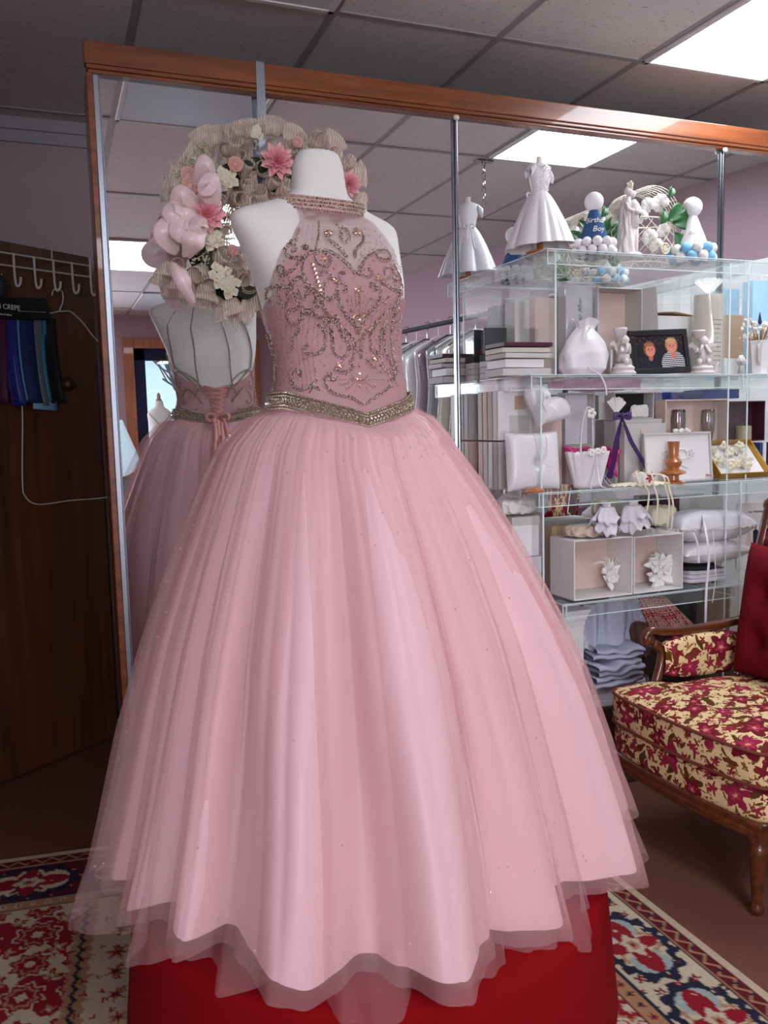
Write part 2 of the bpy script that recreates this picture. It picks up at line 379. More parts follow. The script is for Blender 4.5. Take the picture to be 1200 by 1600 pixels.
MB().tube([(DX0+.2,FY+.01,.98),(DX0+.2,FY+.06,.98),(DX1-.2,FY+.06,.98),(DX1-.2,FY+.01,.98)], .012).build('push_bar', M['metal'], dr)
# bare winter tree in front of a snow-bright street
b = MB(); rnd = random.Random(3)
def branch(p, d, L, r, k):
    q = p+d*L; b.tube([p, (p+q)/2+Vector((rnd.uniform(-.05,.05),0,rnd.uniform(-.05,.05)))*L, q], [r, r*.85, r*.7], 5)
    if k:
        for _ in range(3): branch(p+(q-p)*rnd.uniform(.5,1), (d+Vector((rnd.uniform(-.8,.8),rnd.uniform(-.5,.5),rnd.uniform(-.2,.6)))).normalized(), L*.68, r*.6, k-1)
branch(Vector((2.9,-12,0)), Vector((-.1,0,1)), 1.5, .07, 4)
tag(b.build('bare_tree', mat('winter_bark', (84,78,76), .9)), 'bare grey winter tree outside the glass street door', 'tree')
struct('ground', MB().box(-14, 16, -30, -8.05, -.15, -.05), mat('snow', (236,240,246), .9), smooth=False)
b = MB().box(-6, 9, -24.3, -24, -.1, 3.6)
o = tag(b.build('street_building', mat('pale_siding', (222,226,230), .8, bump=.3), smooth=False), 'pale low building across the bright street', 'building')
MB().add([(-6.4,-23.6,3.5),(9.4,-23.6,3.5),(9.4,-27,5.2),(-6.4,-27,5.2),(-6.4,-23.6,3.6),(9.4,-23.6,3.6),(9.4,-27,5.3),(-6.4,-27,5.3)], [(0,3,2,1),(4,5,6,7),(0,1,5,4),(1,2,6,5),(2,3,7,6),(3,0,4,7)]).build('roof', M['white'], o, smooth=False)

# ---------------------------------------------------------------- ceiling lights
DIM = mat('unlit_diffuser', (212,218,224), .35, var=.02)
def ceil_light(x, y, lit, label, power=0):
    t = thing('ceiling_light', label, 'ceiling light', (x, y, CZ), 0, None)
    b = MB(); X, Y = .298, .603
    for a in ((-X,X,-Y,-Y+.022),(-X,X,Y-.022,Y),(-X,-X+.022,-Y,Y),(X-.022,X,-Y,Y)): b.box(a[0], a[1], a[2], a[3], -.016, -.004)
    b.build('frame', M['white'], t, smooth=False, bevel=.003)
    MB().box(-X+.02, X-.02, -Y+.02, Y-.02, -.013, -.005).build('diffuser', emis('lit_diffuser', (240,246,255), power*.53) if lit else DIM, t, smooth=False)
ceil_light(2.48, -.61, True, 'bright lit ceiling light panel at the top right corner of the photo', 29)
ceil_light(.65, -.61, False, 'unlit grey ceiling light panel above the pink gown, seen top left in the mirror')
ceil_light(.65, -4.27, True, 'bright lit ceiling light panel reflected at the left edge of the mirror beside the wreath', 22)
ceil_light(1.26, -6.71, False, 'bluish unlit ceiling light panel near the street door, seen small in the mirror')
ceil_light(1.26, -3.05, True, 'added lit ceiling panel behind the camera for the front of the gown, unseen in the mirror', 38)  # extra panel added to light the front of the gown, no known fixture

# chain hanging from the ceiling
b = MB()
for k in range(7):
    z = CZ-.02-.033*k; P = [(math.cos(a)*.009, 0, z+math.sin(a)*.022) for a in [2*PI*i/12 for i in range(12)]]
    if k % 2: P = [(0, p[0], p[2]) for p in P]
    b.tube([(2.19+p[0], -1.27+p[1], p[2]) for p in P], .0028, 5, True)
b.box(2.14, 2.24, -1.29, -1.25, CZ-.012, CZ-.004)
tag(b.build('ceiling_chain', M['metal']), 'short steel chain hanging from the ceiling, reflected above the small dress', 'chain')

# ---------------------------------------------------------------- mirror wall
mw = thing('mirror_wall', 'large wall of floor-length mirrors with a wooden header behind the pink gown', 'mirror', (1.6, 0, 0))
X0, X1, ZB, ZT = .19, 3.25, 2.398, 2.484
MB().box(X0-.005, X1, .012, .13, 0, ZT-.01).build('partition', M['trimr'], mw, smooth=False, world=True)
b = MB().box(X0-.025, X1, -.034, .012, ZB+.022, ZT); b.box(X0-.02, X1, -.030, .012, ZB+.010, ZB+.022); b.box(X0-.015, X1, -.022, .012, ZB, ZB+.010)
b.build('header', M['header'], mw, smooth=False, bevel=.003, world=True)
MB().box(X0-.022, X0-.003, -.024, .13, 0, ZB).build('side_frame', M['header'], mw, smooth=False, bevel=.003, world=True)
MB().box(X0-.003, X0+.014, -.013, .012, .05, ZB).box(X0+.014, X0+.019, -.008, .012, .05, ZB).build('edge_strip', M['alum'], mw, smooth=False, bevel=.002, world=True)
SE = [X0+.016, 1.386, 2.579, X1]
for i in range(3):
    MB().box(SE[i]+.001, SE[i+1]-.001, 0, .010, .06, ZB+.004).build('mirror_panel', M['mirror'], mw, smooth=False, world=True)
for x in SE[1:3]:
    MB().box(x-.010, x-.003, -.008, .001, .06, ZB).box(x-.003, x+.007, -.014, .001, .06, ZB).build('seam_strip', M['seamst'], mw, smooth=False, bevel=.002, world=True)
    MB().ball((x, -.02, ZB-.004), (.012,.008,.010)).build('clip', M['cream'], mw, world=True)
MB().box(X0, X1, -.012, .012, 0, .06).build('bottom_rail', M['header'], mw, smooth=False, world=True)

# ---------------------------------------------------------------- wooden door leaf, hooks, hangers
DO, DD = np.array([-.2533, .6551]), np.array([.791, .612]); DN = np.array([.612, -.791])
def ondoor(x, y, off=0.0):
    O = DO+DN*off; n = DN; d = ray(x, y); t = ((O-CAM[:2])@n)/(d[:2]@n); p = CAM+t*d; return Vector(p)
def dp(s, off, z): q = DO+DD*s+DN*off; return (q[0], q[1], z)
HD = ondoor(60, 387).z
dl = thing('door_leaf', 'dark reddish wooden door standing open left of the mirror', 'door', (*DO, 0))
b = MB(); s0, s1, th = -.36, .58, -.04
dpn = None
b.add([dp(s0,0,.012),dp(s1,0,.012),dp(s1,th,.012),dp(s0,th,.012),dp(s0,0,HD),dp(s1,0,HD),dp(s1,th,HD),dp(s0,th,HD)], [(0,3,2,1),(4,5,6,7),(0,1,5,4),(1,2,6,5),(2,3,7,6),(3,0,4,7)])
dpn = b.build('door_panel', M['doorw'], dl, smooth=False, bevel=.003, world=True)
MB().tube([ondoor(106,600,.0), ondoor(106,600,.03)], .022, 16).ball(ondoor(106,600,.045), .026).build('door_knob', M['trimr'], dpn)
rk = thing('hook_rack', 'white wire rack of coat hooks hung over the top of the wooden door', 'coat rack', (*DO, 0))
b = MB()
for a, c in (((-30,389),(143,416)), ((-30,409),(141,433))): b.tube([ondoor(*a,.03), ondoor(*c,.03)], .0035)
b.build('rail', M['whitepaint'], rk, world=True)
for hx, hy, he in ((-10,392,442),(21,397,447),(53,401,450),(83,406,454),(112,410,458),(140,402,461)):
    p = [ondoor(hx,hy,.034), ondoor(hx+1.5,(hy+he)/2,.034), ondoor(hx+3,he-8,.036), ondoor(hx+5,he-1,.042), ondoor(hx+8,he,.05), ondoor(hx+11,he-5,.054), ondoor(hx+11.5,he-14,.056)]
    MB().tube(spline(p, 4), .0045).build('hook', M['whitepaint'], rk, world=True)
for s in (-.10, .37): MB().tube([dp(s,.028,HD-.04), dp(s,.028,HD+.006), dp(s,-.05,HD+.006), dp(s,-.05,HD-.03)], .003).build('over_door_bracket', M['whitepaint'], rk, world=True)
hp = [(81,462),(84,453),(92,452),(98,458),(98,472),(94,486),(110,487),(130,505),(150,530),(178,550),(190,600),(192,700),(186,760),(170,776),(110,782),(60,788),(40,776),(35,750),(35,640),(30,560),(60,496),(82,489),(94,486)]
tag(MB().tube(spline([ondoor(x,y,.022) for x,y in hp], 6), .0028, 6).build('wire_hanger', M['whitepaint']), 'large bent grey wire hanger hanging from the middle hook of the door rack', 'hanger')
sw = thing('fabric_swatch_card', 'black card header with hanging strips of blue, grey and black fabric samples on the door', 'fabric samples', (*DO, 1.5))
b = MB(); P = [ondoor(-70,462,.05), ondoor(72,466,.05), ondoor(80,500,.05), ondoor(-70,497,.05)]; Q = [p-Vector((*DN,0))*.012 for p in P]
b.add(P+Q, [(0,3,2,1),(4,5,6,7),(0,1,5,4),(1,2,6,5),(2,3,7,6),(3,0,4,7)]).build('card_header', M['black'], sw, smooth=False, bevel=.003, world=True)
hd = Vector((DD[0], DD[1], 0)); MM = Matrix(((hd.x,0,DN[0],0),(hd.y,0,DN[1],0),(0,1,0,0),(0,0,0,1)))
for body, q, s, nm in (('N CREPE', (-6,481), .026, 'card_title'), ('Custom Colors', (-8,491), .011, 'card_subtitle')):
    p = ondoor(*q, .0515); text_mesh(nm, body, s, M['white'], Matrix.Translation(p) @ MM, sw, align='LEFT')
MB().tube([ondoor(28,486,.051), ondoor(72,488,.051)], .0006, 4).build('card_line', M['white'], sw, world=True)
strips = [(-60,-16,'maroon_strip',(84,16,44)), (-16,10,'plum_strip',(70,12,52)), (6,26,'royal_blue_strip',(34,30,120)), (18,30,'sky_strip',(90,150,186)), (26,52,'navy_strip',(26,34,90)), (50,66,'grey_strip',(96,100,112)), (62,72,'teal_strip',(48,120,150)), (66,86,'black_strip',(14,14,16))]
for i, (a, c, nm, cc) in enumerate(strips):
    o_ = .046-.002*i
    def fn(u, v, a=a, c=c, o_=o_, i=i):
        y = 498+v*(128+4*(i%3)); sh = 14*v*v if i > 1 else 0
        p = ondoor(a+(c-a)*u*(1+.15*v)+sh, y, o_+.006*math.sin(u*6+i)*v); return p
    MB().grid(fn, 8, 14).build('swatch_strip', mat(nm, cc, .7), sw, solid=.0015, world=True)
MB().grid(lambda u, v: ondoor(52+38*u, 625+14*v+u*3, .036), 4, 4).build('swatch_tag', mat('pale_teal_swatch', (120,164,184), .7), sw, solid=.0015, world=True)
tag(MB().ball(ondoor(-2,447,.07), (.028,.02,.045)).tube([ondoor(-2,425,.07), ondoor(-2,450,.07)], .006).build('hanging_knob', M['char']), 'black rounded thing hanging from the leftmost hook at the photo edge', 'hook')

# ---------------------------------------------------------------- dress form and gown
AX = Vector((.655, -.805, 0)); aza = math.atan2(AX.x, AX.y-CAM[1])
VW = np.array([math.sin(aza), math.cos(aza)]); LAT = np.array([VW[1], -VW[0]])
FAC = Vector((math.sin(math.radians(10)), -math.cos(math.radians(10)), 0)); SID = Vector((FAC.y*-1, FAC.x, 0))
def onv(x, y):
    d = ray(x, y); t = (AX.x*VW[0]+(AX.y-CAM[1])*VW[1])/(d[0]*VW[0]+d[1]*VW[1]); P = CAM+t*d
    return (P[0]-AX.x)*LAT[0]+(P[1]-AX.y)*LAT[1], P[2]
ROWS = [(700,424,642,.125),(660,426,638,.118),(625,430,633,.108),(590,437,627,.105),(560,434,623,.108),(530,426,622,.115),(500,416,624,.125),(475,410,629,.132),(450,403,630,.130),(420,391,628,.118),
        (390,380,625,.102),(365,369,623,.086),(350,367,621,.074),(341,374,612,.066),(333,394,592,.060),(325,417,571,.056),(315,440,553,.053),(303,456,541,.052),(280,456,537,.051),(258,457,534,.050),(247,462,529,.044)]
Z_, LC, AA, BB = [], [], [], []
s2, c2 = math.sin(math.radians(28.4))**2, math.cos(math.radians(28.4))**2
for y, xl, xr, bb in ROWS:
    l, z1 = onv(xl, y); r, z2 = onv(xr, y); wd = (r-l)/2
    Z_.append((z1+z2)/2); LC.append((l+r)/2); AA.append(math.sqrt(max(wd*wd-bb*bb*s2, .001)/c2)); BB.append(bb)
Z_, LC, AA, BB = map(np.array, (Z_, LC, AA, BB))
def ring(z):
    lc = np.interp(z, Z_, LC); a = np.interp(z, Z_, AA); bb = np.interp(z, Z_, BB)
    # smoothing over neighbours
    lc = (lc+np.interp(z+.012, Z_, LC)+np.interp(z-.012, Z_, LC))/3; a = (2*a+np.interp(z+.006, Z_, AA)+np.interp(z-.006, Z_, AA))/4
    return lc, a, bb
def torso(th, z, off=0.0):
    "point of the dress form: th = 0 is the front, counted towards the wearer's left"
    lc, a, bb = ring(z); f = math.cos(th); s = math.sin(th)
    p = 2.35; k = (abs(s)**p+abs(f)**p)**(-1/p)
    bust = .012*math.exp(-((z-1.64)/.05)**2)*(math.exp(-((abs(th)-.5)/.28)**2)) if f > 0 else 0
    bx = a*s*k; by = (bb if f > 0 else bb*.86)*f*k+bust
    n = math.hypot(s/max(a,.01), f/bb); ox = off*(s/a)/n; oy = off*(f/bb)/n
    q = Vector((AX.x+LAT[0]*lc, AX.y+LAT[1]*lc, z))+SID*(bx+ox)+FAC*(by+oy); return q
def hit(x, y, off=.006):
    "where a photo point meets the torso, as (th, z)"
    d = ray(x, y); best = None
    for t in np.arange(1.62, 2.15, .003):
        P = CAM+d*t/math.hypot(d[0], d[1])
        lc, a, bb = ring(P[2]); rel = Vector((P[0]-AX.x-LAT[0]*lc, P[1]-AX.y-LAT[1]*lc, 0)); u = rel.dot(SID)/(a+off); v = rel.dot(FAC)/(bb+off)
        e = (abs(u)**2.35+abs(v)**2.35)
        if best is None or e < best[0]: best = (e, math.atan2(u, v), P[2])
        if e <= 1: break
    # atan2 of the normalised coordinates equals th of torso()
    return best[1], best[2]
df = thing('dress_form', 'white jersey dress form wearing the pink ball gown', 'mannequin', (AX.x, AX.y, .29))
zt, zb_ = float(Z_.max()), 1.30
b = MB()
NZ = 70
b.grid(lambda u, v: torso(2*PI*u, zb_+(zt-zb_)*v), 64, NZ, cu=True)
top = [torso(2*PI*i/64, zt+.0005) for i in range(64)]; cc = sum(top, Vector())/64
for k, (r, dz) in enumerate(((.97,.004),(.88,.0085),(.6,.0105),(.0,.011))):
    L = len(b.v); b.add([cc+(p-cc)*r+Vector((0,0,dz)) for p in top], [])
    b.f += [(L-64+i, L-64+(i+1)%64, L+(i+1)%64, L+i) for i in range(64)]; b.m += [0]*64
b.build('torso', M['form'], df, world=True, angle=180)
MB().lathe([(.020,-.95),(.020,.02)], 16, (AX.x, AX.y, 1.3)).build('stand_pole', M['metal'], df, world=True)
MB().lathe([(.17,.0),(.17,.012),(.05,.03),(.022,.05)], 32, (AX.x, AX.y, .29)).build('stand_base', M['metal'], df, world=True)

# colours of the gown
PINKS = mat('pink_satin', (238,208,216), .38, var=.02, sheen=.15, bump=.1, bscale=80)
BODP = mat('pink_bodice_satin', (210,166,168), .55, var=.03, bump=.15, bscale=120)
def tulle(name, c, a): return sheer(name, c, a, .0, .5, .45)
TU1, TU2 = tulle('pink_tulle', (236,186,188), .34), tulle('pink_tulle_outer', (240,202,204), .20)
m = bpy.data.materials.new('antique_beads'); m.use_nodes = True; n = NT(m); v = n.coord()
n.set(n.b.inputs['Base Color'], n.ramp(n.noise(v, 300, 1), [(.38, srgb(112,84,80)), (.5, srgb(164,130,120)), (.6, srgb(246,232,224))]))
n.b.inputs['Metallic'].default_value = .4; n.b.inputs['Roughness'].default_value = .28; BEAD = m
m = BEAD.copy(); m.name = 'gold_grey_beads'; n = NT(m); rp = [q for q in n.n if q.type == 'VALTORGB'][0]
for e, c in zip(rp.color_ramp.elements, ((96,82,66),(160,140,112),(232,222,196))): e.color = srgb(*c)
BELT = m
CRY = mat('crystal', (240,226,220), .08, .6, var=0)
GOLDB = mat('amber_gem', (214,168,140), .15, .6, var=.1)
gown = thing('ball_gown', 'pink ball gown with beaded halter bodice and wide tulle skirt on the white dress form', 'dress', (AX.x, AX.y, .34))

def c4(x, y): return 380+x/4, 280+y/4
# halter edges measured on the form
def edge(pts, sgn):
    E = sorted((hit(*c4(*p))[::-1] for p in pts)); return np.array([e[0] for e in E]), np.array([e[1] for e in E])
zl, tl = edge([(385,185),(372,235),(300,370),(240,440),(205,540),(165,660)], -1)
zr, tr = edge([(712,185),(800,262),(880,350),(945,440)], 1)
ZU = 1.615      # underarm
def span(z):
    "angular extent (left, right) of the bodice at height z"
    back = 0 if z < 1.50 else min(1.0, (z-1.50)/.10)**.6*1.35      # half opening of the low back
    L, R = -PI+back+.001, PI-back-.001
    if z > ZU-.01:
        k = min(1, (z-(ZU-.01))/.035)
        L = L*(1-k)+np.interp(z, zl, tl)*k; R = R*(1-k)+np.interp(z, zr, tr)*k
    return L, R
ZC = 1.800      # where the yoke leaves the chest and rises to the collar
CN = ring(1.868)[0]
def colring(th, dz=0.0, off=0.0):
    c0 = Vector((AX.x+LAT[0]*CN, AX.y+LAT[1]*CN, 0)); return c0+SID*((.104+off)*math.sin(th))+FAC*((.084+off)*math.cos(th)+.004)+Vector((0,0,1.862-.021*math.cos(th)+dz))
def zbot(th): 
    d = abs(math.atan2(math.sin(th), math.cos(th)))
    fr = max(0, 1-d/1.15); bk = max(0, 1-(PI-d)/1.0)
    return 1.405-.052*fr**1.1-.035*bk
def bod(u, z0, z1, off):
    def fn(uu, vv):
        z = z0+(z1-z0)*vv; L, R = span(z); return torso(L+(R-L)*uu, z, off)
    return fn
ZS = ZU+.03
bodo = MB().grid(bod(0, 1.33, ZU+.0, .004), 120, 46).build('bodice', BODP, gown, world=True, angle=180)
# sweetheart line of the lining above the underarm, then the sheer yoke
TH0 = hit(*c4(705,600))[0]
def lin(uu, vv):
    L, R = span(ZU); th = L+(R-L)*uu
    d_ = abs(th-TH0); h = .118*(1-min(1, max(0, (d_-.45)/.75))**2)*(1 if d_ < 1.2 else 0)-.050*max(0, 1-d_/.34)**1.3; h = max(0, h)
    z = ZU+h*vv; L2, R2 = span(z); th = min(max(th, L2), R2); return torso(th, z, .004)
MB().grid(lin, 160, 20).build('sweetheart_lining', BODP, gown, world=True, angle=180)
NET = sheer('illusion_net', (204,166,170), .46, .0, .5, .3)
def yoke(uu, vv):
    if vv < .82: return bod(0, ZU, ZC, .006)(uu, vv/.82)
    L, R = span(ZC); k = (vv-.82)/.18; a = torso(L+(R-L)*uu, ZC, .006); c_ = colring(-.95+2.15*uu, -.012, .002); p = a.lerp(c_, k); return p+FAC*(.008*math.sin(PI*k))
MB().grid(bod(0, 1.34, ZU, .006), 120, 40).build('bodice_net', NET, gown, world=True, angle=180)
MB().grid(yoke, 120, 60).build('sheer_yoke', NET, gown, world=True, angle=180)

rb = random.Random(5)
beads = MB(); gems = MB()
def bead_line(pts, step=.0042, r=.0030, dbl=False, B=None, n=8, jit=0):
    """string beads along a line given in (th, z)"""
    B = B or beads
    P = spline([(t, z, 0) for t, z in pts], n); Q = [torso(p[0], p[1], .0075) for p in P]; acc = 0; last = Q[0]
    for i in range(1, len(Q)):
        seg = (Q[i]-last).length
        while acc+seg >= step and seg > 1e-7:
            k = (step-acc)/seg; last = last.lerp(Q[i], k); seg = (Q[i]-last).length; acc = 0
            B.gem(last, r*rb.uniform(.85, 1.1))
            if dbl:
                d = (Q[i]-Q[i-1]); nn = Vector((last.x-AX.x, last.y-AX.y, 0)).normalized(); sd = d.cross(nn)
                if sd.length > 1e-8: B.gem(last+sd.normalized()*r*1.7, r*.8)
        acc += seg; last = Q[i]
def scroll(pts, **k): bead_line([hit(*c4(*p)) for p in pts], **k)
SC = [[(650,500),(600,440),(540,390),(510,350),(515,320),(545,320),(550,345),(530,355)], [(690,490),(695,440),(740,390),(745,350),(715,320),(690,330),(705,345)],
 [(632,300),(612,360),(632,390),(655,365),(634,305)], [(385,190),(395,230),(440,235),(470,205)], [(745,200),(740,225),(700,230),(680,200)], [(590,200),(575,235),(595,255),(610,230),(590,200)],
 [(420,430),(400,480),(330,500),(270,480),(260,430),(300,400),(330,420),(320,450),(290,455)], [(415,440),(385,440),(365,425),(385,410),(410,425)], [(360,500),(320,560),(250,605),(212,590),(220,540),(250,550),(265,580)],
 [(700,600),(650,540),(590,490),(520,455),(440,460),(385,500),(370,570),(390,640),(440,700),(480,730)], [(530,480),(500,460),(460,470),(450,510),(480,540),(520,535),(535,500),(520,480)],
 [(710,600),(735,540),(760,490),(810,460),(870,440),(910,460),(915,500),(880,515),(840,495),(830,460)], [(735,540),(730,580),(760,605),(790,600),(795,575),(775,570)],
 [(475,740),(460,800),(400,830),(340,790),(305,730),(295,670),(320,620),(360,610),(390,650),(400,700),(380,750),(350,740),(330,700)], [(400,700),(440,710),(450,760),(420,780)],
 [(345,820),(290,830),(280,870),(310,900),(350,880),(355,840)], [(480,720),(490,790),(540,860),(620,930),(690,1000),(700,1060),(690,1130)], [(970,710),(960,760),(900,830),(820,910),(760,970),(740,1030),(742,1120)],
 [(490,850),(540,900),(560,980),(560,1040),(580,1090),(620,1105),(650,1080),(650,1030),(610,980),(590,900),(560,860)], [(860,880),(800,960),(795,1030),(810,1070),(840,1075),(850,1040),(850,970),(880,900)],
 [(580,650),(580,720),(610,800),(650,860),(700,910),(720,960)], [(850,660),(850,740),(820,810),(770,870),(730,940)],
 [(580,660),(550,630),(510,650),(485,700),(500,740),(540,730),(575,690)], [(850,650),(880,620),(930,620),(968,670),(965,705),(920,700),(880,670),(850,650)],
 [(600,640),(630,660),(640,700),(615,710)], [(780,680),(790,650),(820,655),(830,690),(810,700)], [(470,620),(470,580),(500,575),(530,590),(560,630)], [(870,600),(880,555),(920,550),(945,580),(930,600)],
 [(360,890),(345,960),(315,1000),(315,1060)], [(460,900),(510,940),(520,1000),(500,1070),(450,1100),(390,1090),(380,1050),(410,1030)],
 [(470,1250),(420,1300),(360,1320),(310,1290),(300,1230),(320,1190),(360,1200),(350,1240)], [(500,1230),(520,1290),(560,1330),(640,1350),(700,1370),(745,1400),(800,1370),(860,1330),(910,1290),(915,1230),(880,1190),(855,1210)],
 [(600,1240),(560,1260),(520,1240),(520,1215),(560,1210)], [(570,1170),(600,1200),(650,1190),(680,1160),(650,1140)], [(770,1110),(800,1160),(850,1165),(865,1120),(840,1095)],
 [(890,880),(880,960),(890,1060),(920,1140),(955,1230)], [(960,800),(930,880),(925,1000),(940,1100),(965,1200)],
 [(240,660),(225,720),(250,790),(275,760),(270,690),(300,640)], [(160,680),(150,740),(180,760)], [(140,690),(200,660),(280,665)], [(350,830),(440,840),(520,900),(560,980)],
 [(640,590),(600,600),(600,640)], [(940,520),(975,600),(990,680)], [(350,300),(330,380),(290,400)], [(470,250),(470,330),(450,440)],[(540,230),(620,330)],
 [(520,770),(560,740),(590,760),(600,790)], [(880,750),(900,730),(860,760),(880,780)], [(410,1340),(440,1300),(480,1320),(460,1290)], [(960,1260),(930,1240),(900,1200)]]
for i, s_ in enumerate(SC): scroll(s_, dbl=i < 44)
for k in range(9):                               # fine vertical strings of the left side panel
    scroll([(165+36*k, 860 if k > 1 else 900), (190+30*k, 1080), (235+27*k, 1315)], r=.0015, step=.0058)
for k in range(7): scroll([(150+30*k, 700+10*k), (150+28*k, 850)], r=.0012, step=.0066)
for k in range(-4, 5): scroll([(728+5*k, 1250), (735+45*k, 1335-5*k*k)], r=.0016, step=.005); scroll([(722+6*k, 900), (725+30*k, 720+4*k*k)], r=.0014, step=.005)
for k in range(6): scroll([(640+18*k, 990), (650+16*k, 1120)], r=.0012, step=.006)
for k in range(8): scroll([(390+20*k, 215), (290+45*k, 390+6*k)], r=.0011, step=.008)
for k in range(26):
    x = 190+30*k; y0 = 560+90*math.sin(k*1.9)**2+(120 if k > 8 else 0); scroll([(x, y0), (x+10*math.sin(k), y0+160), (x+(560-x)*.06, y0+300)], r=.0014, step=.0075)
for _ in range(230):
    x = rb.uniform(190, 960); y = rb.uniform(480, 1290); th, z = hit(*c4(x, y)); beads.gem(torso(th, z, .0075), rb.choice((.0014,.0017,.002)))
for _ in range(150):                             # seed beads scattered over the yoke and right edge
    x = rb.uniform(720, 960); y = rb.uniform(200, 520)
    if y > 190+(x-715)*1.1: th, z = hit(*c4(x, y)); beads.gem(torso(th, z, .0075), .0014)
for _ in range(260):
    y = rb.uniform(520, 1300); x = rb.uniform(925, 990)-max(0, (y-700)*.03); th, z = hit(*c4(x, y)); beads.gem(torso(th, z, .0075), .0016)
def gemf(x, y, r, l, ang):
    th, z = hit(*c4(x, y)); p = torso(th, z, .009); q = torso(th+.01*math.cos(ang), z+.002*math.sin(ang), .009); d = Vector((0,0,math.sin(ang)))+SID*math.cos(ang); gems.gem(p, r, d, l)
for cx_, cy_, n_, R_ in ((722,880,9,42),(725,1215,9,50),(715,700,5,22),(600,1165,6,18),(815,1120,6,18),(530,340,6,14),(712,340,6,14),(835,625,6,16),(500,500,6,14),(590,225,5,15),(835,610,4,14),(570,640,5,16)):
    for k in range(n_):
        a = (PI*.1+PI*.8*k/(n_-1)) if n_ > 6 else 2*PI*k/n_
        gemf(cx_+R_*math.cos(a), cy_-R_*math.sin(a)*(1 if cy_ != 1215 else -1)*.8, .0024, 2.0, a)
    gemf(cx_, cy_, .0035, 1.2, 0)
for y in (690,730,770,960,1000,1165,1290): gemf(722, y, .003, 2.0, PI/2)
for k in range(7): gemf(420+7*k, 530+28*k, .003, 1.9, 2.2-.2*k); gemf(435+6*k, 535+27*k, .0026, 1.9, .9)
for x, y in ((640,760),(790,750),(670,820),(780,820),(640,1300),(820,1290),(1000-30,660),(975,720),(960,640),(560,560),(450,760),(370,640)): gemf(x, y, .0024, 2, PI/2)
# back panel scrolls (seen in the mirror)
for s in (-1, 1):
    for pts in ([(.35,1.44),(.5,1.47),(.75,1.50),(.95,1.47),(.9,1.44),(.75,1.45)], [(.3,1.50),(.5,1.54),(.8,1.57),(1.1,1.56),(1.2,1.52),(1.05,1.50),(.95,1.53)],
                [(.45,1.42),(.7,1.415),(1.0,1.43),(1.2,1.47),(1.35,1.50)], [(1.3,1.42),(1.25,1.46),(1.4,1.50),(1.5,1.56)], [(.25,1.46),(.32,1.49),(.45,1.50),(.5,1.47)], [(1.0,1.59),(.85,1.57),(.6,1.53),(.4,1.505)]):
        bead_line([(PI-s*a, z) for a, z in pts], dbl=True)
beads.build('scroll_beading', BEAD, bodo, smooth=False)
gems.build('gemstones', GOLDB, bodo, smooth=False)
# collar
colr = MB(); rows = MB()
def colpt(u, v, off=.006):
    return colring(2*PI*u, .016-.034*v, off-.009+.004*math.sin(v*PI)+.003*v)
colr.grid(lambda u, v: colpt(u, v, .009), 96, 6, cu=True); cbo = colr.build('collar_band', BODP, gown, solid=.003, world=True, angle=180)
for r_ in range(4):
    N_ = 105
    for i in range(N_):
        p = colpt((i+.5*(r_%2))/N_, .12+.25*r_, .0125); rows.gem(p, .0032 if r_ in (0, 3) else .0040, None)
rows.build('collar_beads', BELT, cbo, smooth=False)
# waistband with V front
wb = MB(); wr = MB()
def wpt(u, v, off): th = 2*PI*u; z = zbot(th)+.018-.040*v; return torso(th, z, off)
wb.grid(lambda u, v: wpt(u, v, .013), 160, 5, cu=True); wbo = wb.build('waistband', mat('taupe_net', (120,98,80), .6), gown, solid=.003, world=True, angle=180)
for r_ in range(6):
    N_ = 200 if r_ not in (2, 3) else 120
    for i in range(N_):
        u = (i+.5*(r_%2))/N_; p = wpt(u, .05+.18*r_, .0165); q = wpt(u+.003, .05+.18*r_+(.10 if r_ == 2 else -.10 if r_ == 3 else 0), .0165)
        wr.gem(p, .0026 if r_ not in (2, 3) else .0030, q-p, 1.0 if r_ not in (2, 3) else 2.0)
wr.build('waistband_beads', BELT, wbo, smooth=False)
STRAP = mat('strap_crystals', (214,194,176), .2, .5, var=.2, vscale=300)
# four beaded straps across the open back
for k in (-1.15, -.42, .42, 1.15):
    P = []; zb2 = {.42: 1.515, 1.15: 1.585}[abs(k)]
    for j in range(40):
        v = j/39; z = zb2+(1.80-zb2)*v; th = PI+k*(1-v**1.5*.35)*(.9 if abs(k) > 1 else 1)
        P.append(torso(th, z, .005) if v < .8 else torso(PI+k*.75*(.9 if abs(k) > 1 else 1), zb2+(1.80-zb2)*.8, .005).lerp(colring(PI+k*.62), (v-.8)*5))
    s = MB(); 
    for p in P: s.gem(p, .0046); 
    for j in range(39): s.gem((P[j]+P[j+1])/2, .0040)
    s.tube(P, .0022, 5); s.build('back_strap', STRAP, gown, smooth=False, world=True)
# lacing and ribbon bow at the back
RIB = mat('rose_ribbon', (206,140,132), .35, var=.04)
lc_ = MB()
def rib(P, wd=.006, B=None, nrm=None):
    B = B or lc_; L = len(B.v); P = [Vector(p) for p in P]
    for i, p in enumerate(P):
        t = (P[min(i+1,len(P)-1)]-P[max(i-1,0)]).normalized(); s = t.cross(nrm or FAC).normalized()*wd; B.v += [tuple(p-s), tuple(p+s)]
    fs = [(L+2*i, L+2*i+1, L+2*i+3, L+2*i+2) for i in range(len(P)-1)]; B.f += fs; B.m += [B.mi]*len(fs); return B
for j in range(6):
    z = 1.395+.019*j; w_ = .10+.035*j
    for s in (-1, 1): rib([torso(PI-s*w_, z, .006), torso(PI, z+.009, .009), torso(PI+s*(w_+.03), z+.019, .006)], .0045)
lc_.build('back_lacing', RIB, gown, solid=.001, world=True)
bk = torso(PI, 1.385, .02); B_ = -FAC
bow = MB()
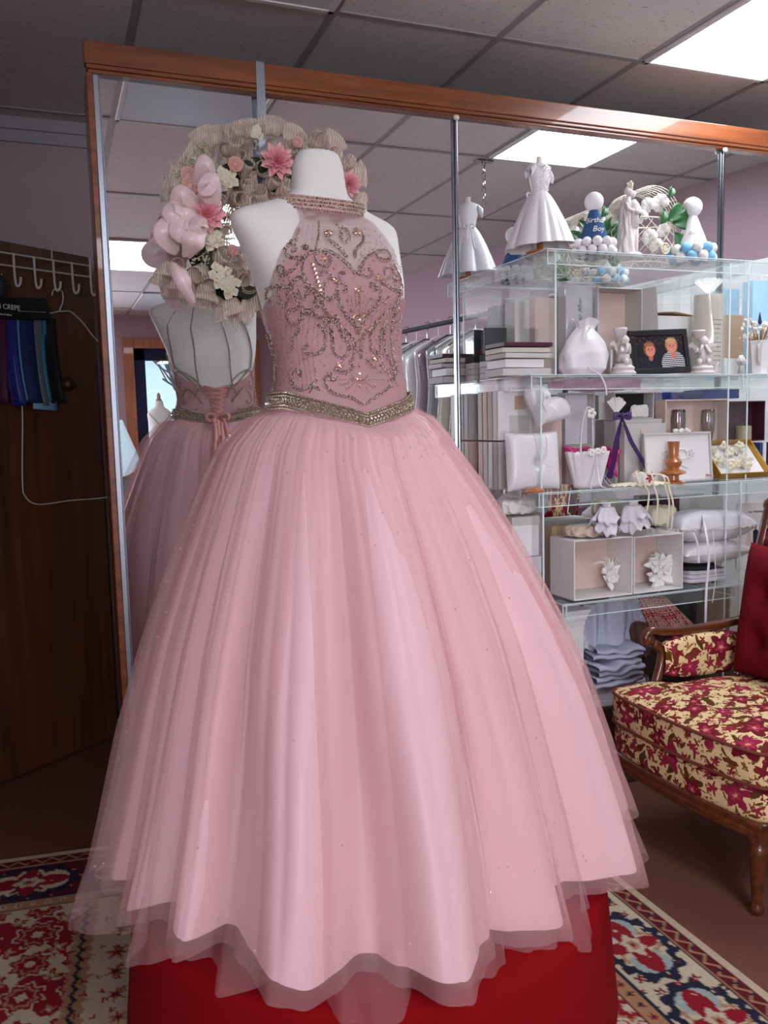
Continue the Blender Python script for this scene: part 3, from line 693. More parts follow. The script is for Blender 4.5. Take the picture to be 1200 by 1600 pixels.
for s in (-1, 1):
    P = [bk+SID*(s*.045*math.sin(a)*1.0)+Vector((0,0,.014*math.sin(2*a)))+B_*(.01*math.sin(a)) for a in [PI*i/12 for i in range(13)]]; rib(P, .007, bow)
bow.ball(bk+B_*.004, (.009,.009,.008)); bwo = bow.build('bow', RIB, gown, solid=.001, world=True)

# ---- skirt
SK = [(1.40,.172,.130),(1.385,.190,.150),(1.36,.222,.190),(1.30,.270,.256),(1.19,.326,.323),(1.035,.394,.394),(.87,.458,.458),(.71,.508,.508),(.51,.564,.564),(.34,.610,.610),(.25,.63,.63)]
sz = np.array([q[0] for q in SK])[::-1]; sa = np.array([q[1] for q in SK])[::-1]; sb = np.array([q[2] for q in SK])[::-1]
def smooth_interp(z, t, h=.03): return (np.interp(z-h, sz, t)+2*np.interp(z, sz, t)+np.interp(z+h, sz, t))/4 if z < 1.30 else np.interp(z, sz, t)
def folds(seed, n, lo=.6, hi=1.6):
    r = random.Random(seed); w_ = [r.uniform(lo, hi) for _ in range(n)]; tot = sum(w_); acc = [0]
    for q in w_: acc.append(acc[-1]+q/tot*2*PI)
    amp = [r.uniform(.55, 1.2)*(q/(tot/n))**.5 for q in w_]; lean = [r.uniform(-.25, .25) for _ in w_]
    def f(th):
        th = th % (2*PI); i = min(int(np.searchsorted(acc, th, side='right'))-1, n-1); u = (th-acc[i])/(acc[i+1]-acc[i])
        u = min(max(u+lean[i]*u*(1-u), 0), 1); return amp[i]*math.sin(PI*u)**.72-.45, i, u, amp[i]*(.5-.5*math.cos(2*PI*u))-.45
    return f
def skirt(name, mt, off, seed, nf, amp, zh, hemw, res=(640, 90), gather=70, hr=.0):
    f1 = folds(seed, nf); f2 = folds(seed+50, nf*3+4); f3 = folds(seed+99, gather); rr = random.Random(seed)
    hj = [rr.uniform(-1, 1) for _ in range(nf)]
    cache = [(f1(2*PI*i/res[0]), f2(2*PI*i/res[0])[0], f3(2*PI*i/res[0])[0]) for i in range(res[0])]
    def fn(u, v):
        i = int(round(u*res[0])) % res[0]; th = 2*PI*i/res[0]; (g1, k, uu, gs), g2, g3 = cache[i]
        sm = min(1, max(0, (v-.55)/.4)); g1 = g1*(1-sm)+gs*1.15*sm
        z0 = zbot(th)-.012; zz = zh+hemw*(.35*math.sin(3*th+seed)+.3*math.sin(7*th+2*seed)+.25*math.sin(12*th+seed)-.35*math.sin(PI*uu)**2+.10*math.sin(29*th+seed))
        v2 = v**1.15; z = z0+(zz-z0)*v2
        a = smooth_interp(z, sa); bb = smooth_interp(z, sb)
        grow = min(1, v*1.5)**.85
        d = amp*grow*g1+amp*.13*grow*g2+.011*(1-v)**4*g3*min(1, v*20)
        if v > .9: d += hr*(v-.9)*10*math.sin(th*37+seed)+hr*.6*(v-.9)*10*math.sin(th*71+seed*2+8*v)
        drift = .035*min(1, v*1.2)
        lc0 = ring(max(z0, 1.34))[0]
        k0 = 1-min(1, v*22); tp = torso(th, z0, .012+off)
        e = Vector((AX.x+LAT[0]*(lc0+drift-.02*min(1, v*8)), AX.y+LAT[1]*(lc0+drift-.02*min(1, v*8)), z))+SID*((a+d+off)*math.sin(th))+FAC*((bb+d+off)*math.cos(th))
        return e*(1-k0)+Vector((tp.x, tp.y, z))*k0
    return MB().grid(fn, res[0], res[1], cu=True).build(name, mt, gown, world=True, angle=180)
skirt('satin_skirt', PINKS, -.016, 11, 15, .100, .345, .035, hr=.004)
skirt('tulle_layer', TU1, .000, 11, 15, .102, .318, .030, hr=.008)
outer = skirt('tulle_layer', TU2, .012, 23, 19, .075, .305, .035, hr=.012)
# crystals dotted over the skirt
rc = random.Random(9); c0_ = None
for i_ in range(95):
    th = rc.uniform(-1.7, 1.6); z = 1.34-rc.random()**1.5*.95; a = smooth_interp(z, sa); bb = smooth_interp(z, sb); lc0 = ring(1.35)[0]
    v = (1.385-z)/1.08; dr_ = .035*min(1, v*1.2)-.02
    q = Vector((AX.x+LAT[0]*(lc0+dr_), AX.y+LAT[1]*(lc0+dr_), z))+SID*((a+.048*v+.010)*math.sin(th))+FAC*((bb+.048*v+.010)*math.cos(th))
    if c0_ is None: c0_ = MB().gem((0,0,0), .0030).build('crystal', CRY, outer, smooth=False); o_ = c0_
    else: o_ = c0_.copy(); col.objects.link(o_)
    o_.location = q
# ribbon tails hang in front of the back folds
tails = MB()
for s, L_, sp in ((-1,.20,.012),(1,.17,.045),(-.3,.36,.0),(.6,.40,.012)):
    P = []
    for i in range(16):
        t = i/15; z = 1.385-L_*t; bb = smooth_interp(z, sb)+.02
        c_ = Vector((AX.x+LAT[0]*ring(1.35)[0], AX.y+LAT[1]*ring(1.35)[0], z)); P.append(c_+B_*(max(bb, .15))+SID*(s*.012+s*sp*t*1.2+.004*math.sin(6*t+s)))
    P[0] = bk; rib(P, .009, tails)
tails.build('ribbon_tails', RIB, bwo, solid=.001)

# ---------------------------------------------------------------- round red platform
PC = (.668, -.925)
pf = thing('round_platform', 'round bright red platform under the hem of the pink gown', 'platform', (*PC, .009))
MB().lathe([(.585,0),(.583,.02),(.570,.15),(.560,.262),(.555,.278),(.541,.287),(.40,.29),(.001,.29)], 128).build('velvet_cover', M['red'], pf)

# ---------------------------------------------------------------- oriental rugs (knot by knot colours)
def flowers(u, v, size, R, pet, amp, seed, jit=.25):
    iu, iv = np.floor(u/size), np.floor(v/size); h = np.sin(iu*127.1+iv*311.7+seed)*43758.5; h = h-np.floor(h); g = np.sin(iu*269.5+iv*183.3+seed)*28001.8; g = g-np.floor(g)
    du = u-(iu+.5+jit*(h-.5))*size; dv = v-(iv+.5+jit*(g-.5))*size; r = np.hypot(du, dv); th = np.arctan2(dv, du)
    rad = R*(.75+.4*h)*(1-amp+amp*np.sin(pet*th+h*6)); return r/rad, h
C = lambda *c: np.array(srgb(*c))
CR, RD, NV, TN, GR, DR = C(178,162,138), C(126,22,32), C(32,33,50), C(150,112,82), C(140,150,146), C(84,20,30)
def paint_rug(u, v, W, H, kind):
    # u,v metres from one corner; borders on all four sides
    e = np.minimum(np.minimum(u, W-u), np.minimum(v, H-v)); al = np.where((u < v) & (u < H-v) | (W-u < v) & (W-u < H-v), v, u)
    n = e.shape[0]; c = np.tile(CR, (n, 1)).astype(float)
    def put(mask, colr): c[mask] = colr
    A = kind
    put(e > 0, C(178,158,134))
    b1 = (e > .022) & (e < .062); put(b1, DR)
    w1 = np.abs((e-.042)-.011*np.sin(al*2*PI/.05)); put(b1 & (w1 < .005), TN); f, h = flowers(e-.042+.025, al, .05, .012, 4, .3, 3); put(b1 & (f < .6), NV)
    put((e > .062) & (e < .072), TN); put((e > .070) & (e < .074), NV)
    b2 = (e > .074) & (e < .262)
    put(b2, CR if A == 0 else DR)
    ee = e-.168; aa = (al+.06) % .30-.15
    arc = np.hypot(ee/.085, aa/.13); th = np.arctan2(ee, aa)
    put(b2 & (arc > .82+.06*np.sin(th*14)) & (arc < 1.12+.10*np.sin(th*14)), NV)
    put(b2 & (arc > .60+.1*np.sin(th*9)) & (arc < .74+.1*np.sin(th*9)), TN if A == 0 else CR)
    put(b2 & (np.hypot((ee-.0)/.052, (np.abs(aa)-.07)/.045) < 1), GR if A == 0 else CR); put(b2 & (arc < .62+.25*np.cos(th*4)), RD)
    put(b2 & (arc < .30+.05*np.cos(th*6)), CR); put(b2 & (arc < .15), TN); put(b2 & (arc < .08), RD)
    f, h = flowers(ee+3, al, .055, .017, 5, .3, 8, .6); put(b2 & (f < 1) & (arc > 1.0), np.array(NV)); put(b2 & (f < .7) & (arc > 1.0), RD); put(b2 & (f < .3), CR)
    put((e > .262) & (e < .272), NV); b3 = (e > .272) & (e < .312); put(b3, TN); f, h = flowers(e-.272, al, .04, .012, 6, .3, 2, .1); put(b3 & (f < 1), RD if A == 0 else CR); put(b3 & (f < .5), NV)
    put((e > .312) & (e < .320), DR)
    fd = e > .320; z = u+v*0
    if A == 0: put(fd, CR)
    else:
        put(fd, CR); band = (np.floor((u+.02*np.sin(v*2*PI/.11)) /.13) % 2 == 1); put(fd & band, RD)
    f, h = flowers(u, v, .13, .052, 8, .12, 5, .0); col2 = np.where(h[:, None] > .5, RD, NV) if A == 0 else np.tile(RD, (n, 1))
    put(fd & (f < 1.12), RD if A == 0 else CR); put(fd & (f < 1.0), CR if A == 0 else RD); put(fd & (f < .8), TN); put(fd & (f < .62), RD); put(fd & (f < .3), CR)
    f, h = flowers(u+.065, v+.065, .13, .036, 4, .35, 9, .1); put(fd & (f < 1), RD); put(fd & (f < .6), NV if A == 0 else TN); put(fd & (f < .3), CR)
    if A == 1:
        zz = v-.545-.012*np.abs(((u/.04) % 1)*2-1); put(fd & (zz > 0), TN); put(fd & (zz > .018), NV); put(fd & (zz > .028), TN); put(fd & (zz > .05), CR)
        f, h = flowers(u, v, .09, .03, 6, .3, 4, .2); put(fd & (zz > .05) & (f < 1), TN); put(fd & (zz > .05) & (f < .6), RD); put(fd & (zz > .05) & (f < .25), NV)
    f, h = flowers(u+.02, v+.03, .043, .010, 3, .4, 1, .7); put(fd & (f < 1) & (h > .4), RD); 
    rr_ = np.random.RandomState(2).rand(n, 1)*.14+.90
    c = c*rr_; c[:, 3] = 1; return c
RUG = painted('rug_pile', .95)
def rug(name, label, M4, W, H, kind, clip):
    st = .005; nu, nv = int(clip[1]/st)+1, int(clip[3]/st)+1
    uu, vv = np.meshgrid(np.linspace(clip[0], clip[0]+clip[1], nu), np.linspace(clip[2], clip[2]+clip[3], nv))
    colr_ = paint_rug(uu.ravel(), vv.ravel(), W, H, kind)
    b = MB(); U_, V_ = uu.ravel(), vv.ravel(); b.v = [(float(a), float(c_), .008) for a, c_ in zip(U_, V_)]
    idx = np.arange(nu*nv).reshape(nv, nu); q = np.stack([idx[:-1,:-1], idx[:-1,1:], idx[1:,1:], idx[1:,:-1]], -1).reshape(-1, 4); b.f = [tuple(map(int, r)) for r in q]; b.m = [0]*len(b.f)
    o = b.build(name, RUG, cols=colr_, smooth=False); o.matrix_world = M4
    s = o.modifiers.new('solid', 'SOLIDIFY'); s.thickness = .007; s.offset = -1
    return tag(o, label, 'rug')
# rug on the right: its long edge runs straight away from the camera at x = 1.47
rug('oriental_rug', 'cream and navy bordered oriental rug on the right of the red platform', T(1.475, -2.4, 0) @ rotM('Z', PI/2), 1.9, 1.9, 0, (.0, 1.72, 0, 1.15))
# rug on the left: turned about eighteen degrees
rug('oriental_rug', 'red oriental rug with cream medallions on the left of the red platform', T(-.50, .07, .0005) @ rotM('Z', math.radians(-7.5-90)), 2.2, 1.9, 1, (0, 1.45, 0, .82))

# ---------------------------------------------------------------- armchair
FL = floral('floral_brocade')
CH = (2.0, -.83, 0); CA = math.radians(3)
ch = thing('armchair', 'carved walnut armchair with cream and crimson floral upholstery beside the pink gown', 'armchair', CH, CA)
def tshape(t, g=0.0):
    "outline of the T-shaped seat cushion, t in 0..1"
    P = [(-.36,0),(-.352,.17),(-.335,.275),(-.30,.31),(-.20,.313),(-.175,.295),(-.165,.26),(.02,.245),(.21,.215),(.235,.19),(.245,0)]
    P = P+[(x, -y) for x, y in P[-2:0:-1]]; m_ = len(P); k = t*m_; i = int(k) % m_; f = k-int(k)
    a, b, c, d = (Vector((*P[(i+j) % m_], 0)) for j in (-1, 0, 1, 2))
    p = .5*((2*b)+(c-a)*f+(2*a-5*b+4*c-d)*f*f+(3*b-a-3*c+d)*f**3); return p
def slab(prof, g=96, crown=.0):
    b = MB(); cen = Vector((-.06, 0, 0))
    b.grid(lambda u, v: (lambda s, z: tuple(cen+(tshape(u)-cen)*s+Vector((0,0,z))))(*prof(v)), g, 24, cu=True); return b
def cprof(v):
    L = [(0,.352),(.9,.352),(.985,.356),(1.0,.372),(1.012,.41),(1.0,.452),(.985,.464),(.9,.474),(.6,.487),(.3,.492),(0,.493)]
    k = v*(len(L)-1); i = min(int(k), len(L)-2); f = k-i; return tuple(L[i][q]*(1-f)+L[i+1][q]*f for q in (0,1))
slab(cprof).build('seat_cushion', FL, ch, uv=True, angle=180)
b = MB()
for s_, z in ((1.006,.458),(1.006,.366)): b.tube([tuple(Vector((-.06,0,0))+(tshape(i/96)-Vector((-.06,0,0)))*s_+Vector((0,0,z))) for i in range(96)], .005, 6, True)
b.build('piping', mat('rust_piping', (112,44,30), .8), ch)
def aprof(v):
    L = [(.5,.262),(.96,.262),(.985,.275),(.99,.31),(.985,.345),(.95,.353),(.5,.353)]; k = v*(len(L)-1); i = min(int(k), len(L)-2); f = k-i; return tuple(L[i][q]*(1-f)+L[i+1][q]*f for q in (0,1))
slab(aprof).build('seat_base', FL, ch, uv=True, angle=180)
def rprof(v):
    L = [(.85,.215),(.97,.213),(.995,.222),(1.0,.236),(.985,.247),(.995,.262),(.97,.268),(.85,.268)]; k = v*(len(L)-1); i = min(int(k), len(L)-2); f = k-i; return tuple(L[i][q]*(1-f)+L[i+1][q]*f for q in (0,1))
slab(rprof).build('seat_rail', M['chairw'], ch, angle=180)
for x, y in ((-.31,.275),(-.31,-.275),(.19,.19),(.19,-.19)):
    MB().lathe([(.012,0),(.018,.006),(.020,.02),(.014,.03),(.0145,.04),(.022,.16),(.026,.19),(.020,.2),(.031,.208),(.031,.24),(.012,.25)], 20, (x, y, 0)).build('leg', M['chairw'], ch)
    MB().box(x-.028, x+.028, y-.028, y+.028, .215, .262).build('leg_block', M['chairw'], ch, bevel=.006, smooth=False)
for s in (1, -1):
    # arm panel, wooden arm rail with scroll, post
    AP = lambda u: (-.15+.36*u, s*(.285-.045*u+.012*math.sin(PI*u)))
    b = MB()
    def af(u, v):
        a = 2*PI*v; x, y = AP(.03+.94*u); k = math.sin(PI*min(max(u,.02),.98))**.15; return (x, y-s*.006+.026*k*math.cos(a)*1.0, .545+.072*k*max(-1, min(1, 1.25*math.sin(a))))
    b.grid(af, 24, 20, cv=True).build('arm_panel', FL, ch, uv=True, angle=180)
    P = [(-.185,s*.300,.600),(-.190,s*.302,.622),(-.165,s*.300,.640),(-.13,s*.292,.634),(-.05,s*.286,.628),(.08,s*.268,.634),(.2,s*.24,.65)]
    MB().tube(spline(P, 8), .017, 10, flat=.9).ball((-.178,s*.300,.612), (.022,.019,.020)).build('arm_rail', M['chairw'], ch, angle=180)
    P = [(-.165,s*.293,.60),(-.13,s*.29,.57),(-.135,s*.29,.52),(-.155,s*.288,.46),(-.15,s*.285,.38),(-.14,s*.283,.26)]
    MB().tube(spline(P, 8), [.016]*41, 10).build('arm_post', M['chairw'], ch, angle=180)
    MB().tube(spline([(.20,s*.24,.26),(.215,s*.245,.5),(.25,s*.25,.8),(.29,s*.235,1.02)], 8), .02, 10).ball((.293,s*.232,1.035), .027).build('back_post', M['chairw'], ch)
b = MB()
b.grid(lambda u, v: (.225+.075*v**1.4+.03*math.cos(PI*(u-.5))-.02*math.sin(PI*u), -.235+.47*u, .36+.66*v+.03*math.sin(PI*u)*v), 20, 20).build('back_panel', FL, ch, solid=.05, uv=True, angle=180)
MB().tube(spline([(.29,.235,1.02),(.31,.14,1.075),(.315,0,1.10),(.31,-.14,1.075),(.29,-.235,1.02)], 8), .02, 10).build('crest_rail', M['chairw'], ch)
def pillow_mb(w, h, d, tufts=(), nu=40, nv=40, pinch=.0):
    "cushion standing in the xz plane, centre of the lower edge at the origin"
    b = MB()
    def f(sgn):
        def g(u, v):
            x, z = 2*u-1, 2*v-1; px_, pz = abs(x), abs(z); e = max(0, (1-px_**3))**.45*max(0, (1-pz**3))**.45
            edge = 1-.06*(1-px_**2)*(pz**6)-.0; ex = 1-.06*(1-pz**2)*(px_**6)
            t = 1.0
            for tx, tz in tufts: t *= 1-.62*math.exp(-((x-tx)**2+(z-tz)**2)/.035)
            return (x*w/2*ex, sgn*d/2*e*t, h/2+z*h/2*edge)
        return g
    b.grid(f(1), nu, nv); b.grid(f(-1), nu, nv); return b
pc = thing('red_cushion', 'crimson tufted seat-back cushion leaning in the floral armchair', 'cushion', (2.115, -.84, .483), CA)
def Mc(): return rotM('Z', PI/2) @ rotM('X', math.radians(9))
pillow_mb(.46, .44, .15, [(-.5,-.42),(0,-.42),(.5,-.42),(-.5,.3),(0,.3),(.5,.3)], 60, 60).xf(rotM('Y', math.radians(9)) @ rotM('Z', PI/2)).build('cushion_body', M['redc'], pc, angle=180)
b = MB(); pr = [(math.copysign(abs(math.cos(a))**.35, math.cos(a))*.226, 0, .22+math.copysign(abs(math.sin(a))**.35, math.sin(a))*.215) for a in [2*PI*i/64 for i in range(64)]]
b.tube(pr, .005, 6, True).xf(rotM('Y', math.radians(9)) @ rotM('Z', PI/2)).build('welt', M['redc'], pc)

# ---------------------------------------------------------------- acrylic shelving
YF = -.363; S1, S2, S3, S4 = 1.892, 1.490, 1.103, .717
def AXX(x, y, Y=YF): return float(at(x, y, Y)[0])
def acrylic(label, xs, x1, joint):
    t = thing('acrylic_shelf', label, 'display shelf', (xs[0], -.18, 0))
    for (z, x0) in zip((S1, S2, S3, S4), xs):
        sb_ = MB().box(x0, x1, YF, -.012, z-.006, z-.001).build('shelf_board', M['acr'], t, smooth=False, world=True)
        MB().box(x0, x1, YF-.004, YF, z-.048, z-.001).build('front_lip', M['acr'], sb_, smooth=False)
        MB().box(x0-.004, x0, YF, -.012, z-.048, z-.001).build('side_lip', M['acr'], sb_, smooth=False)
        e = .0014
        b = MB()
        for zz in (z-.001, z-.048): b.box(x0-.004, x1, YF-.004-e, YF-.004+e, zz-e, zz+e).box(x0-.004-e, x0-.004+e, YF, -.012, zz-e, zz+e)
        b.box(x0-.004-e, x0-.004+e, YF-.004-e, YF-.004+e, z-.048, z); b.box(x0, x1, YF-e, YF+e, z-.0075, z-.0055)
        b.build('polished_edge', M['edge'], sb_, smooth=False)
    for za, zb, xi in ((S2, S1, .045), (S3, S2, .05), (S4, S3, .03), (.03, S4, .03)):
        k = (S1, S2, S3, S4).index(zb)
        for x in (xs[k]+xi, x1-.03):
            sp_ = MB().box(x, x+.005, YF+.03, -.03, za, zb-.006).build('side_panel', M['acr'], t, smooth=False, world=True)
            MB().box(x-.0005, x+.0055, YF+.0285, YF+.0305, za, zb-.006).build('panel_edge', M['edge'], sp_, smooth=False)
    return t
XJ = AXX(1158, 600)
acrylic('clear acrylic display shelving against the mirror, crowded with white bridal accessories', [AXX(856,388), AXX(831,586), AXX(843,772), AXX(880,945)], XJ-.003, 0)
acrylic('second clear acrylic shelving unit at the right edge of the photo above the armchair', [XJ+.003+.004]*4, XJ+.75, 0)
# low base cabinet carrying the lowest things
tag(MB().box(1.62, 2.95, -.30, -.02, .0, .30).build('low_plinth', M['trimr'], smooth=False, bevel=.004), 'dark low plinth under the display shelves behind the armchair', 'plinth')

# ---------------------------------------------------------------- small builders for the shelf goods
def W2(x0, x1, y, Y): return float(at(x0, y, Y)[0]), float(at(x1, y, Y)[0])
def Zp(x, y, Y): return float(at(x, y, Y)[2])
def card_box(name, label, cat, x0, x1, yt, Y, z0, depth, mt, rz=0, ym=None, group=None, lid=None, z1=None):
    a, c = W2(x0, x1, ym or yt, Y); z1 = z1 or Zp((x0+x1)/2, yt, Y)
    t = thing(name, label, cat, ((a+c)/2, Y+depth/2, z0+.001), rz, group); w_ = (c-a)/2; h = z1-z0
    MB().box(-w_, w_, -depth/2, depth/2, 0, h*(.8 if lid else 1)).build('box_body', mt, t, smooth=False, bevel=.0015)
    if lid: MB().box(-w_-.002, w_+.002, -depth/2-.002, depth/2+.002, h*.8, h).build('lid', lid, t, smooth=False, bevel=.0015)
    return t, w_, h
def open_box(name, label, cat, x0, x1, yt, Y, z0, depth, mt, inner=None, rz=0, z1=None, th=.004):
    "box lying on its side, the opening towards the room"
    a, c = W2(x0, x1, yt, Y); z1 = z1 or Zp((x0+x1)/2, yt, Y)
    t = thing(name, label, cat, ((a+c)/2, Y, z0+.001), rz); w_ = (c-a)/2; h = z1-z0
    b = MB().box(-w_, -w_+th, 0, depth, 0, h).box(w_-th, w_, 0, depth, 0, h).box(-w_+th, w_-th, 0, depth, 0, th).box(-w_+th, w_-th, 0, depth, h-th, h).box(-w_+th, w_-th, depth-th, depth, th, h-th)
    b.build('box_walls', mt, t, smooth=False, bevel=.0008)
    MB().box(-w_+th+.001, w_-th-.001, depth-th-.003, depth-th-.001, th+.001, h-th-.001).build('box_lining', inner or mt, t, smooth=False)
    return t, w_, h
def cloth_mb(w_, d, h, seed, n=26, amp=.01, fr=9):
    "crumpled heap of folded cloth, footprint w x d, height h"
    r = random.Random(seed); ph = [r.uniform(0, 6) for _ in range(8)]
    def f(u, v):
        th = 2*PI*u; a = -PI/2+PI*v; k = lambda s: math.copysign(abs(s)**.5, s)
        rr = 1+.07*math.sin(3*th+ph[0])+.05*math.sin(fr*th+ph[1]+4*v)+.03*math.sin(2*fr*v+ph[2]+th*2)
        x, y = k(math.cos(a))*math.cos(th)*rr*w_/2, k(math.cos(a))*math.sin(th)*rr*d/2
        z = h/2+k(math.sin(a))*h/2*(1+.12*math.sin(4*th+ph[3])*abs(math.cos(a)))+amp*math.sin(11*u*6.28+ph[4]+9*v)*math.cos(a)
        return (x, y, max(z, 0))
    return MB().grid(f, n*3, n, cu=True)
def stack_mb(w_, d, n, t, seed):
    r = random.Random(seed); b = MB(); z = 0
    for i in range(n):
        ww, dd, ox = w_*r.uniform(.92, 1), d*r.uniform(.93, 1), r.uniform(-.004, .004)
        def f(u, v, z=z, ww=ww, dd=dd, ox=ox):
            a = 2*PI*u; k = lambda s: math.copysign(abs(s)**.35, s); b_ = -PI/2+PI*v
            return (ox+k(math.cos(a))*ww/2*(.94+.06*math.cos(b_)), k(math.sin(a))*dd/2*(.94+.06*math.cos(b_)), z+t/2+t/2*k(math.sin(b_)))
        b.grid(f, 40, 8, cu=True); z += t*.96
    return b
def doll_dress(label, x, ytop, ybot, Y, z0, rz, s):
    t = thing('miniature_dress', label, 'doll dress', (float(at(x, (ytop+ybot)/2, Y)[0]), Y, z0+.001), rz)
    H = Zp(x, ytop, Y)-z0; k = H/.30
    MB().lathe([(.045,0),(.045,.008),(.010,.014),(.009,.05)], 24).xf(Matrix.Scale(k, 4)).build('wooden_stand', M['orange'], t)
    MB().lathe([(.009,.04),(.009,.20),(.026,.20),(.030,.215),(.036,.235),(.032,.252),(.040,.268),(.028,.276),(.012,.280),(.0115,.298),(.009,.30)], 32, sy=.72).xf(Matrix.Scale(k, 4)).build('form', M['cream'], t)
    f = folds(3, 9); 
    def sk(u, v):
        g = f(2*PI*u)[0]; r = .027+.078*v**.75; r *= 1+.16*g*min(1, v*1.5); z = .190-.168*v+.010*v*math.cos(2*PI*u+.6); return (r*math.cos(2*PI*u)*k, r*.92*math.sin(2*PI*u)*k, z*k)
    MB().grid(sk, 160, 24, cu=True).build('skirt', M['satin'], t, angle=180)
    b = MB().lathe([(.030,.184),(.0285,.195),(.033,.215),(.038,.236),(.036,.252),(.041,.267),(.030,.274)], 48, sy=.78, cap=False).xf(Matrix.Scale(k, 4)); b.build('bodice', M['satin'], t, angle=180)
    b = MB(); r_ = random.Random(4)
    for _ in range(170):
        a = r_.uniform(PI+.5, 2*PI-.5); z = r_.uniform(.19, .27); rr = np.interp(z, [.184,.195,.215,.236,.252,.267,.274], [.030,.0285,.033,.038,.036,.041,.030])+.001
        b.gem((rr*math.cos(a)*k, rr*.78*math.sin(a)*k, z*k), .0022*k)
    b.build('lace_beads', M['pom'], t, smooth=False)
    for s_ in (-1, 1):
        b = MB().grid(lambda u, v: ((s_*(.036+.020*v))*k, (.017*(1-.1*v))*math.cos(2*PI*u)*k, (.262-.022*v+.013*math.sin(2*PI*u)-.004*math.sin(10*PI*u)*v)*k), 24, 6, cu=True); b.build('cap_sleeve', M['satin'], t, solid=.001, angle=180)
    b = MB()
    for s_ in (-1, 1):
        P = [(s_*.020*math.sin(a)*k, (.030+.004*math.sin(a))*k, (.188+.008*math.sin(2*a))*k) for a in [PI*i/10 for i in range(11)]]; b.tube(P, .0035*k, 6)
        b.tube([(s_*.003*k,.030*k,.188*k),(s_*.010*k,.042*k,.16*k),(s_*.012*k,.058*k,.125*k),(s_*.016*k,.066*k,.10*k)], .0032*k, 6)
    b.build('back_bow', M['satin'], t)
    return t

# ---------------------------------------------------------------- top shelf
doll_dress('miniature white satin dress with beaded bodice at the corner of the top shelf', 843, 246, 392, -.26, S1, math.radians(20), 1)
def party_hat(label, x, Y, ytop, wpx, cone, pomA, pomB, words):
    X = float(at(x, 370, Y)[0]); H = Zp(x, ytop, Y)-S1; R = wpx/2/FPX*math.hypot(X, Y-CAM[1])
    t = thing('birthday_hat', label, 'party hat', (X, Y, S1+.001)); 
    MB().lathe([(R*.80,.0),(R*.78,H*.10),(R*.62,H*.35),(R*.12,H*.82),(.001,H*.84)], 32, cap=False).build('cone', cone, t)
    MB().ball((0,0,H*.87), H*.155, 16, 10).build('top_pompom', M['pom'], t)
    rr = R*.235
    for lv in range(2):
        for i in range(11):
            a = 2*PI*i/11+lv*.28; MB().ball((R*.86*math.cos(a), R*.86*math.sin(a), rr+lv*rr*1.55), rr, 12, 8).build('brim_pompom', pomB if (i+lv) % 2 else pomA, t)
    for w_, z, s in words:
        # lettering bent round the cone
        c = bpy.data.curves.new('t', 'FONT'); c.body = w_; c.size = s; c.align_x = 'CENTER'; c.extrude = .0006; c.resolution_u = 2; c.shear = .35
        o = bpy.data.objects.new('t', c); me = bpy.data.meshes.new_from_object(o); bpy.data.objects.remove(o)
        for v in me.vertices:
            zz = H*z+v.co.y; rad = np.interp(zz, [0,H*.10,H*.35,H*.82], [R*.80,R*.78,R*.62,R*.12])+.0015+v.co.z; a = -PI/2+v.co.x/max(rad,.02)-.25
            v.co = (rad*math.cos(a), rad*math.sin(a), zz)
        me.materials.clear(); me.materials.append(M['pom'] if cone is M['blue'] else M['greyw']); oo = bpy.data.objects.new('lettering', me); col.objects.link(oo); oo.parent = t
    return t, R, H
t, R, H = party_hat('blue felt birthday hat with white pompoms on the top shelf', 928, -.27, 303, 62, M['blue'], M['pom'], M['pom'], [('Birthday', .52, .026), ('Boy', .37, .028)])
MB().ball((-R*.30,-R*.66,H*.24), (.009,.005,.013)).build('rugby_ball_charm', M['orange'], t); MB().ball((R*.34,-R*.62,H*.22), .010).build('football_charm', M['pom'], t)
t, R, H = party_hat('white birthday hat with light blue and white pompoms on the top shelf', 1081, -.25, 311, 64, M['satin'], M['pom'], M['ltblue'], [('Birthday', .42, .020), ('Boy', .30, .022)])
